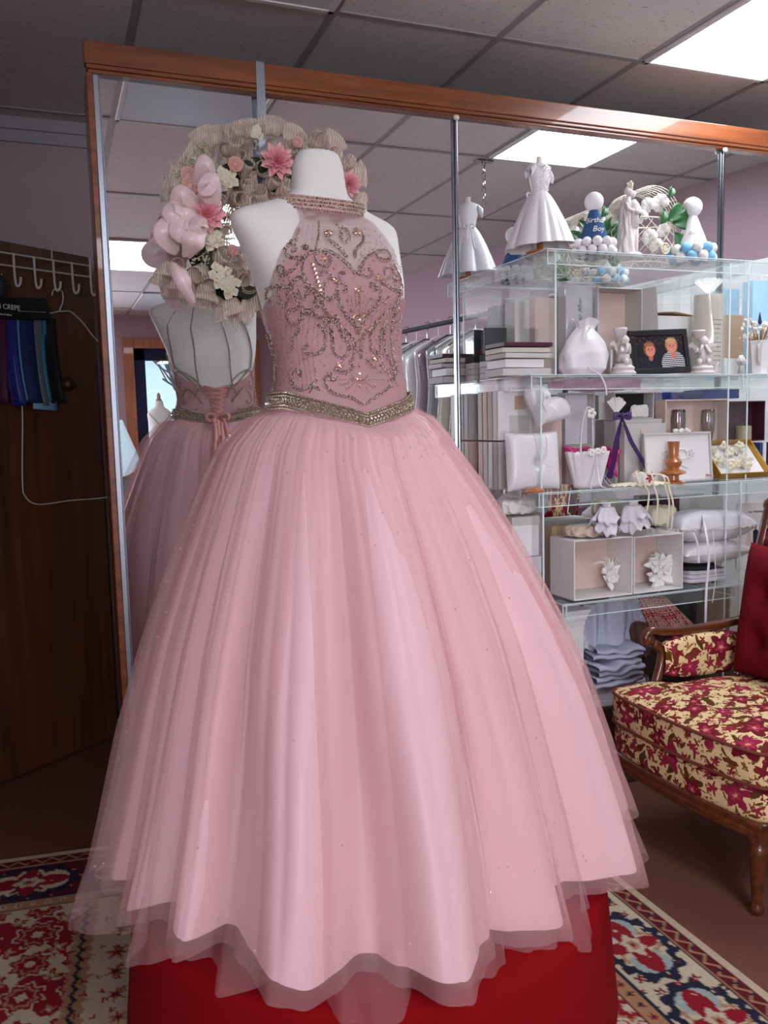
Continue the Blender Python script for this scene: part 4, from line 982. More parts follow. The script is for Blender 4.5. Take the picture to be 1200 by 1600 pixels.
# white embracing couple
def couple():
    X = float(at(984, 340, -.28)[0]); H = Zp(984, 290, -.28)-S1; t = thing('wedding_couple_figurine', 'cream plaster bride and groom figurine standing on the top shelf between hat and basket', 'figurine', (X, -.28, S1+.001), .15)
    k = H/.2
    MB().lathe([(.034,0),(.036,.008),(.030,.014)], 32).xf(Matrix.Scale(k,4)).build('base', M['plaster'], t)
    MB().grid(lambda u, v: ((-.012+(.026-.018*min(1, v*1.4)+.003*math.sin(9*2*PI*u)*(1-v)+.003*math.sin(14*v+5*u*6.28))*math.cos(2*PI*u))*k, ((.024-.015*min(1,v*1.4)+.002*math.sin(7*2*PI*u))*math.sin(2*PI*u))*k, (.012+.135*v)*k), 60, 20, cu=True).build('bride_gown', M['plaster'], t, angle=180)
    b = MB().tube([(-.010,0,.13),(-.009,0,.152),(-.004,0,.168)], [.010,.011,.006], 12).ball((-.001,-.001,.178),(.010,.010,.012)).ball((-.006,.003,.184),(.011,.010,.010)).tube([(-.018,-.004,.150),(-.022,-.014,.132),(-.002,-.016,.128)], .005, 8)
    b.xf(Matrix.Scale(k,4)).build('bride', M['plaster'], t, angle=180)
    b = MB()
    for s in (0, .016): b.tube([(.010+s,.002,.012),(.011+s*.9,.002,.05),(.012+s*.6,.002,.09)], [.007,.008,.011], 12)
    b.tube([(.016,.002,.085),(.017,.002,.12),(.015,.002,.150),(.012,.001,.163)], [.014,.015,.017,.007], 14).ball((.009,-.001,.176),(.009,.009,.011)).tube([(.028,.0,.150),(.032,-.010,.128),(.008,-.017,.124)], [.006,.006,.005], 8)
    b.xf(Matrix.Scale(k,4)).build('groom', M['plaster'], t, angle=180)
    b = MB().tube([(-.012,.010,.17),(-.02,.012,.14),(-.024,.014,.08),(-.028,.014,.02)], [.004,.008,.011,.012], 8, flat=.4)
    b.xf(Matrix.Scale(k,4)).build('veil', M['plaster'], t, angle=180)
    b = MB()
    for i in range(9): b.ball((.000+.006*math.cos(i*2.4), .0+.006*math.sin(i*2.4), .192+.0022*i), .0042)
    b.xf(Matrix.Scale(k,4)).build('flower_topper', M['ivory'], t)
couple()
# wire heart basket with silk flowers and leaves
def wire_basket(label, x, Y, wpx, ytop):
    X = float(at(x, 350, Y)[0]); R = wpx/2/FPX*math.hypot(X, Y-CAM[1])*1.02; H = Zp(x, ytop, Y)-S1
    t = thing('wire_basket', label, 'basket', (X, Y, S1+.001)); b = MB()
    for k in range(16):
        for sg in (1, -1):
            P = []
            for j in range(13):
                v = j/12; a = 2*PI*k/16+sg*v*1.1; r = R*(.72+.28*math.sin(PI*min(1, v*.9+.1))); P.append((r*math.cos(a), r*.62*math.sin(a), H*.58*v+.004))
            b.tube(P, .0012, 4)
    for z, r in ((.004,R*.75),(H*.58,R*.86)): b.tube([(r*math.cos(2*PI*i/40), r*.62*math.sin(2*PI*i/40), z) for i in range(40)], .0026, 6, True)
    b.build('basket_lattice', M['wire'], t)
    b = MB()
    for k in range(9):
        P = [(R*.92*math.cos(a)*(1-.0*k), R*.55*(-.8+.2*k)*math.sin(a)**.5 if math.sin(a) > 0 else 0, H*.5+H*.5*math.sin(a)) for a in [PI*i/16 for i in range(17)]]; b.tube(P, .0013, 4)
    for a in [PI*(i+1)/12 for i in range(11)]: b.tube([(R*.92*math.cos(a), R*.55*(-.8+.2*kk)*math.sin(a)**.5, H*.5+H*.5*math.sin(a)) for kk in range(9)], .0013, 4)
    b.build('arched_handle_lattice', M['wire'], t)
    b = MB(); wheel = [(.018*math.cos(a), 0, .018*math.sin(a)) for a in [2*PI*i/16 for i in range(16)]]
    C0 = Vector((R*.12, -R*.66, H*.17))
    b.tube([C0+Vector(p) for p in wheel], .0022, 6, True); b.tube([C0+Vector(p)*.45 for p in wheel], .0018, 6, True)
    for i in range(8): b.tube([C0, C0+Vector(wheel[2*i])], .0015, 5)
    b.build('wheel_medallion', M['ivory'], t)
    r_ = random.Random(3)
    for (lx, lz, la, ls) in ((.30,.55,.7,.095),(.45,.52,.25,.12),(.50,.40,-.9,.10),(.1,.5,1.2,.06),(-.75,.35,2.3,.06),(.3,.85,1.0,.05),(-.55,.55,2.0,.05),(.6,.15,-.6,.06)):
        b = MB(); d = Vector((math.cos(la), 0, math.sin(la))); q = Vector((-d.z, 0, d.x)); o_ = Vector((lx*R, -R*.5, lz*H))
        b.grid(lambda u, v: tuple(o_+d*(ls*v)+q*((u-.5)*ls*.62*math.sin(PI*min(1, v*.97+.02))**.8)+Vector((0, -.012*math.sin(PI*v)-.006*abs(u-.5)*2+.012*v, 0))), 7, 12); b.build('leaf', M['green'], t, solid=.0008, angle=180)
    for (fx, fz, s) in ((-.15,.75,.03),(.2,.8,.034),(-.1,.35,.03),(.1,.25,.026),(-.35,.6,.026),(.3,.45,.026)):
        b = MB()
        for k in range(7):
            a = k*.9; b.ball((fx*R+s*.45*math.cos(a), -R*.42+.004*k, fz*H+s*.45*math.sin(a)), (s*.5,s*.35,s*.5), 8, 6)
        b.build('silk_flower', M['petal'], t)
    return t
wire_basket('ivory wire lattice basket with white silk flowers and green leaves on the top shelf', 1005, -.17, 118, 298)
b = MB(); b.tube([(0,0,0),(0,0,.1)], .01)
wire_basket('smaller ivory wire basket of white flowers behind the blue birthday hat', 920, -.12, 62, 330)

# ---------------------------------------------------------------- second shelf (z = S2)
z = S2; k = 0
for i, (x0, x1, y1, h, mt, lab) in enumerate(((787,862,583,.026,M['greyw'],'bottom grey white box of the little stack at the left end of the second shelf'), (790,850,0,.030,M['white'],'white box with a slanted lid, second from below in the stack on the second shelf'),
        (788,862,0,.018,M['greyw'],'grey box third from below in the stack on the second shelf'), (787,861,0,.018,M['cream'],'cream box fourth from below in the stack on the second shelf'), (788,864,0,.016,M['maroon'],'dark maroon box on top of the stack on the second shelf'))):
    card_box('gift_box', lab, 'box', x0, x1, 560, -.30+.01*(i%2), z, .13, mt, rz=.04*(i%3-1), z1=z+h-.002, group='stacked boxes on the second shelf'); z += h+.001
card_box('tall_carton', 'tall cream carton at the back left of the second shelf', 'box', 804, 832, 470, -.10, S2, .07, M['greyw'])
card_box('tall_carton', 'wide beige carton with cream window behind the box stack on the second shelf', 'box', 836, 884, 466, -.14, S2, .09, M['pinkw'])
t, w_, h = card_box('wrapped_box', 'tall narrow white box wrapped in clear film behind the satin pouch', 'box', 884, 926, 446, -.20, S2, .05, M['greyw'])
b = MB().grid(lambda u, v: ((w_+.006+.003*math.sin(9*v+20*u))*max(-1,min(1,1.5*math.cos(2*PI*u))), (.032+.002*math.sin(14*v+9*u))*max(-1,min(1,1.5*math.sin(2*PI*u))), (h+.012)*v), 60, 24, cu=True); b.build('film_wrap', M['wrap'], t, angle=180)
MB().grid(lambda u, v: ((w_*.5+.006*math.sin(8*u))*(2*u-1), -.012+.01*math.sin(7*u), h+.008+.02*v+.005*math.sin(9*u)), 20, 6).build('film_ruffle', M['wrap'], t, solid=.0005)
text_mesh('script_text', 'Ever After', .024, M['ink'], T(.010,-.0262,h*.55) @ rotM('X', PI/2) @ rotM('Z', PI/2), t, world=False)
# satin drawstring pouch
def pouch():
    x0, x1 = W2(878, 948, 560, -.28); X = (x0+x1)/2; H = Zp(915, 500, -.28)-S2; t = thing('satin_pouch', 'white satin drawstring pouch slumped on the second shelf', 'bag', (X, -.27, S2+.001)); w_ = (x1-x0)/2
    def f(u, v):
        a = 2*PI*u; r = np.interp(v, [0,.12,.4,.62,.78,.86,.93,1], [.72,.97,1.0,.80,.50,.34,.42,.55]); r *= 1+.05*math.sin(5*a+6*v)+.05*math.sin(9*a)*max(0, v-.5)*2
        return (r*w_*math.cos(a)+.012*v, r*w_*.62*math.sin(a), H*v**1.02+.006*math.sin(3*a)*v)
    MB().grid(f, 80, 40, cu=True).lathe([(w_*.72,0),(.001,0)], 24, sy=.62).build('pouch_body', M['satin'], t, angle=180)
    MB().tube(spline([(.01,-.03,H*.86),(-.02,-.036,H*.6),(-.015,-.05,.03),(.005,-.09,-.002),(.012,-.112,-.04),(.015,-.113,-.07)], 6), .0026, 6).tube([(w_*.34*math.cos(2*PI*i/20)+.011, w_*.22*math.sin(2*PI*i/20), H*.865) for i in range(20)], .0028, 6, True).build('drawstring', M['satin'], t)
pouch()
# display box with the rose candle, leaning open box
t, w_, h = open_box('display_carton', 'open upright grey carton holding a white rosebud candle on the second shelf', 'box', 934, 1004, 450, -.22, S2, .10, M['greyw'], M['pinkw'])
b = MB(); b.add([(w_,0,0),(w_+.035,-.06,0),(w_+.02,-.05,h),(w_,0,h),(w_+.002,.002,0),(w_+.037,-.058,0),(w_+.022,-.048,h),(w_+.002,.002,h)], [(0,1,2,3),(4,7,6,5),(0,4,5,1),(1,5,6,2),(2,6,7,3),(3,7,4,0)]).build('box_flap', M['greyw'], t, smooth=False)
rc_ = thing('rose_candle', 'white rosebud candle standing inside the open grey carton', 'candle', (float(at(970, 480, -.17)[0]), -.175, S2+.006))
MB().lathe([(.020,0),(.020,.10)], 24).build('candle_body', M['white'], rc_)
b = MB()
for i in range(11): a = i*2.4; b.ball((.006*math.cos(a)*(i/6), .006*math.sin(a)*(i/6), .108+.010-.0012*i), (.014,.014,.016), 10, 8)
b.build('rosebud', M['petal'], rc_)
# cherub candle holders
def cherub(label, x, Y, ytop, rz):
    H = Zp(x, ytop, Y)-S2; k = H/.13; t = thing('cherub_figurine', label, 'figurine', (float(at(x, 550, Y)[0]), Y, S2+.001), rz); S = Matrix.Scale(k, 4)
    MB().lathe([(.034,0),(.036,.006),(.030,.012),(.032,.020),(.024,.028),(.026,.032)], 28).xf(S).build('pedestal', M['plaster'], t)
    b = MB().tube([(.0,0,.034),(.002,0,.052),(-.001,0,.072),(0,0,.082)], [.016,.017,.014,.007], 14).ball((.002,-.003,.096),(.013,.013,.014), 16, 12)
    for s in (-1, 1):
        b.tube([(s*.008,-.004,.040),(s*.014,-.016,.040),(s*.012,-.020,.028)], [.009,.008,.006], 10)
        b.tube([(s*.012,0,.074),(s*.019,-.008,.064),(s*.012,-.018,.060),(s*.004,-.014,.086)], [.006,.006,.005,.004], 10)
    cb_ = b.xf(S).build('cherub_body', M['plaster'], t, angle=180)
    b = MB()
    for i in range(16): b.ball((.002+.011*math.cos(i*2.4)*(.3+i/20), .001+.010*math.sin(i*2.4)*(.3+i/20), .108-.0006*i), .005, 8, 6)
    b.xf(S).build('curls', M['plaster'], cb_)
    for s in (-1, 1):
        MB().grid(lambda u, v, s=s: (s*(.008+.034*v), .012+.006*v, .066+.022*math.sin(2.2*v)+(u-.5)*.026*(1-v*.75)+.002*math.sin(14*v)), 8, 12).xf(S).build('wing', M['plaster'], cb_, solid=.004)
    MB().lathe([(.008,.104),(.014,.110),(.020,.126),(.018,.130),(.010,.128)], 24).xf(S).xf(T(-.012*k,.004,0)).build('candle_cup', M['plaster'], t)
cherub('grey white cherub candle holder left of the black photo frame', 974, -.30, 513, .4)
cherub('grey white winged cherub candle holder right of the black photo frame', 1098, -.30, 516, -.5)
MB_ = thing('plaster_pedestal', 'small round plaster pedestal dish beside the winged cherub', 'ornament', (float(at(1117, 565, -.26)[0]), -.245, S2+.001))
MB().lathe([(.030,0),(.032,.006),(.026,.014),(.028,.028),(.034,.036),(.034,.042),(.02,.044)], 28).build('pedestal_bowl', M['plaster'], MB_)
# tumbler in front of the carton
tg = thing('glass_tumbler', 'clear glass tumbler with a white stem flower in front of the grey carton', 'glass', (float(at(957, 560, -.27)[0]), -.262, S2+.001))
MB().lathe([(.012,0),(.013,.10),(.012,.10),(.011,.004)], 20).build('glass_wall', M['acr'], tg); MB().tube([(0,0,.004),(.002,0,.09)], .004).build('wick_stem', M['petal'], tg)
# black frame with the portrait of two women
def frame():
    x0, x1 = W2(985, 1080, 550, -.31); w_ = (x1-x0)/2; H = Zp(1032, 516, -.31)-S2
    t = thing('framed_photograph', 'black photo frame with a picture of two smiling women on the second shelf', 'picture frame', ((x0+x1)/2, -.315, S2+.004), .06); R_ = rotM('X', -.12) @ rotM('Y', -.05); f_ = .022
    b = MB()
    for a in ((-w_,w_,0,f_),(-w_,w_,H-f_,H),(-w_,-w_+f_,f_,H-f_),(w_-f_,w_,f_,H-f_)): b.box(a[0], a[1], -.008, .006, a[2], a[3])
    b.xf(R_).build('frame_moulding', M['black'], t, smooth=False, bevel=.003)
    nu, nv = 120, 84; u, v = np.meshgrid(np.linspace(0,1,nu), np.linspace(0,1,nv)); u = u.ravel(); v = v.ravel(); n_ = len(u)
    c = np.tile(np.array([.018,.014,.020,1]), (n_,1)); nz = np.sin(u*40)*np.cos(v*33)+np.sin(u*90+v*70); c[(v > .7) & (nz > 1.2)] = C(96,80,84); c[(v > .55) & (v < .8) & (nz < -1.3)] = C(60,40,46)
    def el(cx, cy, rx, ry, colr_, rot=0):
        dx, dy = u-cx, v-cy; c[(dx/rx)**2+(dy/ry)**2 < 1] = colr_
    el(.30,.10,.25,.38, C(34,34,44)); el(.76,.12,.25,.40, C(60,58,64)); st = ((u-.76)/.25)**2+((v-.12)/.40)**2 < 1; c[st & (np.sin(v*95+u*20) > 0)] = C(196,190,190)
    el(.30,.34,.045,.12, C(180,98,78)); el(.77,.40,.05,.14, C(190,112,90))
    el(.29,.60,.125,.25, C(116,70,46)); el(.75,.70,.13,.25, C(160,116,80))
    for cx, cy in ((.30,.545),(.755,.64)):
        el(cx, cy, .098, .185, C(206,128,104)); el(cx-.035, cy+.03, .016, .016, C(50,36,36)); el(cx+.035, cy+.03, .016, .016, C(50,36,36)); el(cx, cy-.02, .012, .03, C(186,104,84)); el(cx, cy-.09, .036, .018, C(176,52,56)); el(cx, cy-.083, .028, .007, C(232,220,214))
        el(cx-.035, cy+.062, .024, .008, C(110,72,54)); el(cx+.035, cy+.062, .024, .008, C(110,72,54))
    el(.28,.735,.10,.06, C(150,98,64)); el(.74,.83,.11,.07, C(190,148,108))
    b = MB(); b.v = [((-w_+f_)+(2*w_-2*f_)*float(a), -.003, f_+(H-2*f_)*float(q)) for a, q in zip(u, v)]
    idx = np.arange(nu*nv).reshape(nv, nu); q = np.stack([idx[:-1,:-1], idx[:-1,1:], idx[1:,1:], idx[1:,:-1]], -1).reshape(-1, 4); b.f = [tuple(map(int, r)) for r in q]; b.m = [0]*len(b.f)
    b.xf(R_).build('photograph', painted('photo_print', .35, False), t, cols=c, smooth=False)
    MB().box(-w_+.004, w_-.004, .006, .010, .004, H-.004).xf(R_).build('backing', M['char'], t, smooth=False)
    MB().add([(-.02,.01,H*.7),(.02,.01,H*.7),(.02,.07,.0),(-.02,.07,.0),(-.02,.012,H*.7),(.02,.012,H*.7),(.02,.073,.0),(-.02,.073,.0)], [(0,1,2,3),(4,7,6,5),(0,4,5,1),(1,5,6,2),(2,6,7,3),(3,7,4,0)]).build('easel_strut', M['char'], t, smooth=False)
frame()
t, w_, h = card_box('keepsake_box', 'white keepsake box with a dark curved lid behind the photo frame', 'box', 1013, 1084, 494, -.15, S2, .09, M['white'])
MB().grid(lambda u, v: ((2*u-1)*w_, -.045+.09*v, h+.002+.012*math.sin(PI*u)), 20, 4).build('curved_lid', M['tan'], t, solid=.004)
# wrapped memorial candle with tulle
def pillar():
    Y = -.22; x0, x1 = W2(1087, 1125, 520, Y); r = (x1-x0)/2; H = Zp(1105, 462, Y)-S2; t = thing('pillar_candle', 'tall white pillar candle printed with verse and wrapped in clear film with a tulle tuft', 'candle', ((x0+x1)/2, Y, S2+.001))
    MB().lathe([(r*.9,0),(r*.9,H)], 32).build('candle_body', M['cream'], t)
    MB().grid(lambda u, v: ((r*1.05+.002*math.sin(10*PI*u+8*v))*math.cos(2*PI*u), (r*1.05+.002*math.sin(10*PI*u+8*v))*math.sin(2*PI*u), H*1.02*v), 60, 16, cu=True).build('film_wrap', M['wrap'], t, angle=180)
    for k, wd in enumerate((.8,.62,.4,.5,.2,.75,.66,.7,.5,.6)):
        z_ = H*(.68-.055*k); b = MB(); n_ = int(wd*14)
        for i in range(n_): a = -PI/2+(i-n_/2)*.085; b.box(-.0011,.0011,-.0006,.0006,-.0016,.0016); b.xf(T((r*.9+.0005)*math.cos(a), (r*.9+.0005)*math.sin(a), z_) @ rotM('Z', a+PI/2), len(b.v)-8)
        b.build('verse_line', M['ink'], t, smooth=False)
    b = MB()
    for k in range(9):
        a = 2*PI*k/9; b.grid(lambda u, v: ((.008+.042*v)*math.cos(a+(u-.5)*1.2*(.4+v))+.004*math.sin(9*u+k), (.008+.036*v)*math.sin(a+(u-.5)*1.2*(.4+v)), H+.008+.045*v+.008*math.sin(12*u+k)*v), 8, 6)
    b.build('tulle_tuft', sheer('white_tulle', (244,240,236), .45), t, angle=180)
    b = MB()
    for k in range(5): b.ball((.012*math.cos(k*2.2), -.018+.006*math.sin(k), H-.018+.008*math.sin(k*3)), .009, 8, 6)
    b.build('ribbon_rosette', M['petal'], t)
pillar()
card_box('tan_box', 'tan kraft card box stacked on a white box at the right of the second shelf', 'box', 1127, 1163, 492, -.20, 1.56, .06, M['tan'], z1=Zp(1145, 492, -.20))
card_box('white_box', 'white box under the tan kraft box on the second shelf', 'box', 1130, 1162, 541, -.21, S2, .08, M['white'], z1=1.558)
gb = thing('gift_bag', 'light blue gift bag with a dark triangle emblem behind the dried flowers', 'gift bag', (float(at(1186, 500, -.10)[0]), -.10, S2+.001), .0)
wv, hv = .062, Zp(1186, 441, -.10)-S2
MB().add([(-wv,-.03,0),(wv,-.03,0),(wv,.03,0),(-wv,.03,0),(-wv,-.026,hv),(wv,-.026,hv),(wv,.026,hv),(-wv,.026,hv)], [(0,1,5,4),(1,2,6,5),(2,3,7,6),(3,0,4,7),(0,3,2,1)]).build('bag_body', mat('light_blue_paper', (168,206,228), .6), gb, smooth=False, solid=.0015)
MB().add([(-.038,-.0312,hv*.55),(-.014,-.0312,hv*.55),(-.026,-.0302,hv*.68),(-.038,-.0300,hv*.55),(-.014,-.0300,hv*.55),(-.026,-.0290,hv*.68)], [(0,1,2),(3,5,4),(0,3,4,1),(1,4,5,2),(2,5,3,0)]).build('triangle_emblem', M['navy'], gb, smooth=False)
MB().tube([(-.02,-.028,hv),(-.018,-.03,hv+.03),(.018,-.03,hv+.03),(.02,-.028,hv)], .0015, 5).build('bag_handle', M['white'], gb)
# dried flowers in a square white vase with cherub
vs = thing('flower_vase', 'white vase of small cream dried flowers at the right edge of the second shelf', 'vase', (float(at(1186, 550, -.27)[0]), -.27, S2+.001))
hv = Zp(1186, 533, -.27)-S2
MB().lathe([(.026,0),(.030,.01),(.042,hv*.9),(.046,hv),(.042,hv),(.026,.012)], 6).build('vase_body', M['white'], vs, smooth=False)
MB().grid(lambda u, v: (-.045+.02*u-.012*v*math.sin(3*u), -.038-.006*math.sin(5*u), hv*(1.0-.75*v*u-.12*(1-u))), 10, 10).build('ribbon_drape', M['greyw'], vs, solid=.001)
b = MB(); fb = MB(); r_ = random.Random(8)
for _ in range(46):
    a = r_.uniform(0, 2*PI); q = r_.uniform(.02, .085); h_ = r_.uniform(.01, .075); p = Vector((q*math.cos(a)*.9, q*math.sin(a)*.6, hv+h_)); b.tube([(0,0,hv*.7), (p.x*.5,p.y*.5,hv+h_*.3), p], .0011, 4)
    for k in range(4): fb.ball(p+Vector((r_.uniform(-.006,.006),r_.uniform(-.006,.006),r_.uniform(-.005,.006))), .0048, 6, 4)
b.build('flower_stems', M['gold'], vs); fb.build('dried_blossoms', M['petal'], vs)
MB().lathe([(.044,0),(.044,.006),(.026,.008)], 24).build('dish', M['white'], vs)
ca = thing('cherub_head_ornament', 'grey plaster cherub head leaning against the white flower vase', 'figurine', (float(at(1158, 560, -.27)[0]), -.27, S2+.001))
MB().ball((0,0,.052),(.017,.016,.019), 16, 12).tube([(0,0,.0),(.002,0,.03),(0,0,.045)], [.014,.010,.008], 12).build('head_and_bust', M['plaster'], ca, angle=180)
b = MB()
for i in range(22): a = i*2.4; b.ball((.014*math.cos(a)*(.3+i/26), .012*math.sin(a)*(.3+i/26), .070-.0009*i), .0058, 8, 6)
b.build('curls', M['plaster'], ca)
# clear box with the red gown card (faces the mirror) on albums
bx, by = 1.50, -.055
for i in range(4):
    tag(MB().box(-.055, .055, -.035, .035, 0, .021).build('small_album', M['char'] if i == 3 else M['greyw'], smooth=False, bevel=.0015), ['lowest grey album of the pile at the back left of the second shelf', 'second grey album of the pile at the back left of the second shelf', 'third grey album of the pile at the back left of the second shelf', 'dark album on top of the pile at the back left of the second shelf'][i], 'album', 'albums at the back left of the second shelf').location = (bx+.02, by, S2+.001+.022*i)
gc = thing('gown_card_box', 'clear box with a black card showing a red gown, seen in the mirror', 'box', (bx+.02, by, S2+.09))
MB().box(-.05, .05, -.03, .03, 0, .1).build('clear_box', M['acr'], gc, smooth=False); MB().box(-.046,.046,.014,.018,.003,.096).build('black_card', M['black'], gc, smooth=False)
MB().add([(-.03,.019,.005),(.035,.019,.005),(.012,.019,.06),(.016,.019,.09),(-.002,.019,.092),(.002,.019,.06),(-.03,.022,.005),(.035,.022,.005),(.012,.022,.06),(.016,.022,.09),(-.002,.022,.092),(.002,.022,.06)], [(0,5,4,3,2,1),(6,7,8,9,10,11)]+[(i,(i+1)%6,(i+1)%6+6,i+6) for i in range(6)]).build('red_gown_print', M['red'], gc, smooth=False)

# ---------------------------------------------------------------- third shelf (z = S3)
XS3 = AXX(843, 772)
for lv, (z0, hh, n_) in enumerate(((S3, .165, 4), (S3+.17, .170, 4))):
    for i in range(n_):
        y_ = -.165+i*.0365; mt = [M['greyw'], M['white'], M['cream'], M['pinkw']][(i+lv) % 4]
        t = thing('photo_album', '%s album in the %s row left on the third shelf, %s' % (['grey', 'white', 'cream', 'pink'][(i+lv)%4], ['lower', 'upper'][lv], ['nearest the room', 'second from the room', 'second from the mirror', 'nearest the mirror'][i]), 'album', (XS3+.075-.062, y_, z0+.001+(.0 if lv == 0 else .001)), 0, 'albums standing at the left end of the third shelf')
        MB().box(-.068, .068, -.017, -.014, 0, hh).box(-.068, .068, .014, .017, 0, hh).box(-.068, -.065, -.017, .017, 0, hh).build('cover', mt, t, smooth=False, bevel=.001)
        MB().box(-.064, .064, -.0135, .0135, .004, hh-.004).build('pages', M['cream'], t, smooth=False)
        if i == 0:
            MB().box(-.02, .06, -.0185, -.0172, hh*(.06 if lv else .3), hh*(.5 if lv else .95)).build('cover_picture', [mat('peach_print', (178,120,94), .6), M['greyw']][lv], t, smooth=False)
            MB().box(.0, .045, -.0192, -.0186, hh*(.62 if lv else .55), hh*(.9 if lv else .75)).build('cover_label', [M['maroon'], mat('beige_print', (196,160,140), .6)][lv], t, smooth=False)
card_box('cream_carton', 'beige card box behind the heart cushion on the third shelf', 'box', 806, 878, 640, -.13, S3, .07, M['pinkw'])
def heart():
    Y = -.27; x0, x1 = W2(797, 882, 630, Y); w_ = (x1-x0)/2; H = Zp(840, 598, Y)-Zp(840, 668, Y); t = thing('heart_cushion', 'white satin heart-shaped ring cushion on top of the square cushion', 'cushion', ((x0+x1)/2, Y, Zp(840, 668, Y)), .1)
    def f(sg):
        def g(u, v):
            a = 2*PI*u; r = v; hx = 16*math.sin(a)**3/17; hz = (13*math.cos(a)-5*math.cos(2*a)-2*math.cos(3*a)-math.cos(4*a))/17
            e = (1-r**4)**.5 if r < 1 else 0; return (hx*r*w_, sg*.035*e*(1-.35*math.exp(-((hx*r)/.12)**2)*(hz > 0)), H*.5+hz*r*H*.52)
        return g
    b = MB().grid(f(1), 64, 14, cu=True).grid(f(-1), 64, 14, cu=True).xf(rotM('Y', .45)); b.xf(T(0,0,-min(q[2] for q in b.v)*1)); b.build('cushion_body', M['satin'], t, angle=180)
    MB().ball((.01,-.036,H*.72), (.016,.006,.012)).tube([(.0,-.04,H*.72),(-.01,-.042,H*.5),(.006,-.042,H*.35)], .002, 6).build('ribbon_knot', M['satin'], t)
heart()
x0, x1 = W2(794, 878, 720, -.29); H = Zp(836, 674, -.29)-S3
t = thing('ring_cushion', 'square white satin ring cushion with thin ribbons standing on the third shelf', 'cushion', ((x0+x1)/2, -.28, S3+.001), .03)
pillow_mb(x1-x0, H, .07, [(0,-.1)]).xf(rotM('X', -.08)).build('cushion_body', M['satin'], t, angle=180)
b = MB(); b.tube(spline([(-.03,-.045,H*.95),(-.015,-.05,H*.7),(.005,-.04,H*.5)], 6), .0016, 5).tube(spline([(-.03,-.045,H*.95),(.015,-.05,H*.9),(.02,-.046,H*.55)], 6), .0016, 5).tube(spline([(.005,-.04,H*.5),(-.005,-.048,H*.38),(-.01,-.048,H*.3)], 6), .0016, 5).tube(spline([(.005,-.04,H*.5),(.03,-.048,H*.42),(.05,-.042,H*.4)], 6), .0016, 5)
b.build('ribbons', M['satin'], t)
t, w_, h = open_box('lace_box', 'open grey box with a white lace cushion panel behind the flower basket', 'box', 883, 930, 614, -.13, S3+.14, .05, M['greyw'], M['linen'])
card_box('grey_carton', 'grey carton under the lace panel box behind the flower basket', 'box', 884, 928, 668, -.13, S3, .06, M['pinkw'], z1=S3+.139)
# flower-girl basket
def fbasket():
    Y = -.28; x0, x1 = W2(888, 950, 730, Y); w_ = (x1-x0)/2; t = thing('flower_girl_basket', 'white satin flower-girl basket with a tall ribbon-wrapped handle', 'basket', ((x0+x1)/2-.004, Y, S3+.001)); Hb = Zp(918, 706, Y)-S3; Ht = Zp(918, 638, Y)-S3
    def f(u, v): a = 2*PI*u; r = (.62+.38*v)*(1+.04*math.sin(14*a)*v); return (r*w_*math.cos(a), r*w_*.6*math.sin(a), Hb*v)
    MB().grid(f, 112, 10, cu=True).lathe([(w_*.62,0.001),(.001,.001)], 24, sy=.6, cap=False).build('basket_body', M['satin'], t, solid=.002, angle=180)
    MB().tube(spline([(-w_*.35,0,Hb*.8),(-w_*.30,0,Ht*.75),(-w_*.05,0,Ht*.99),(w_*.18,0,Ht*.97),(w_*.25,0,Ht*.75),(w_*.28,0,Hb*.8)], 8), .0055, 8, flat=.5).build('handle', M['pom'], t)
    b = MB()
    for k in range(3):
        for i in range(6): a = 2*PI*i/6+k; b.ball((.0+(-.02+.024*k)+.008*math.cos(a), -w_*.62-.004, Hb*.98+.008*math.sin(a)+.004*k), (.006,.003,.006), 8, 6)
    b.build('silk_blossoms', M['petal'], t)
    b = MB()
    for k in range(6):
        a = PI+PI*k/5; b.tube(spline([(0,-w_*.62,Hb*.95),(.03*math.cos(a),-w_*.66,Hb*.95+.018),(.045*math.cos(a),-w_*.68,Hb*.9)], 5), .0012, 5)
    for dx in (-.04, .0, .03, .05): b.tube(spline([(0,-w_*.63,Hb*.95),(dx*.4,-w_*.75,Hb*.45),(dx,-w_*.95,.012),(dx*1.5+.01,-w_*1.15,.003)], 6), .0018, 5, flat=.4)
    b.build('ribbon_streamers', M['satin'], t)
    b = MB()
    for i in range(5): a = 2*PI*i/5; b.ball((.01+.012*math.cos(a), -.01, Ht*.93+.012*math.sin(a)), (.008,.003,.008), 8, 6)
    b.build('handle_flower', M['petal'], t)
fbasket()
def ruffle(name, label, cat, pts, Y, z0, mt, dep=.03, seed=1, amp=.006):
    t = thing(name, label, cat, (float(at(pts[0][0], pts[0][1], Y)[0]), Y, z0)); P = [at(x, y, Y) for x, y in pts]; top = P[:len(P)//2]; bot = P[len(P)//2:][::-1]; m_ = len(top)
    def f(u, v):
        k = u*(m_-1); i = min(int(k), m_-2); q = k-i; a = top[i]*(1-q)+top[i+1]*q; c = bot[i]*(1-q)+bot[i+1]*q; p = a*(1-v)+c*v
        return (p[0]+amp*.5*math.sin(13*v+seed), Y+amp*math.sin(u*26+seed)+amp*.6*math.sin(u*11+7*v)+dep*(v-.5)*.3, p[2]+amp*.5*math.sin(u*19+seed))
    MB().grid(f, 60, 16).build('cloth', mt, t, world=True, solid=.002, angle=180); return t
ruffle('magenta_garter', 'bright magenta satin cloth bunched behind the white flower basket', 'cloth', [(883,697),(905,700),(930,699),(950,697),(968,705),(964,748),(950,730),(930,716),(905,712),(885,712)], -.225, S3+.06, M['magenta'], seed=2, amp=.008)
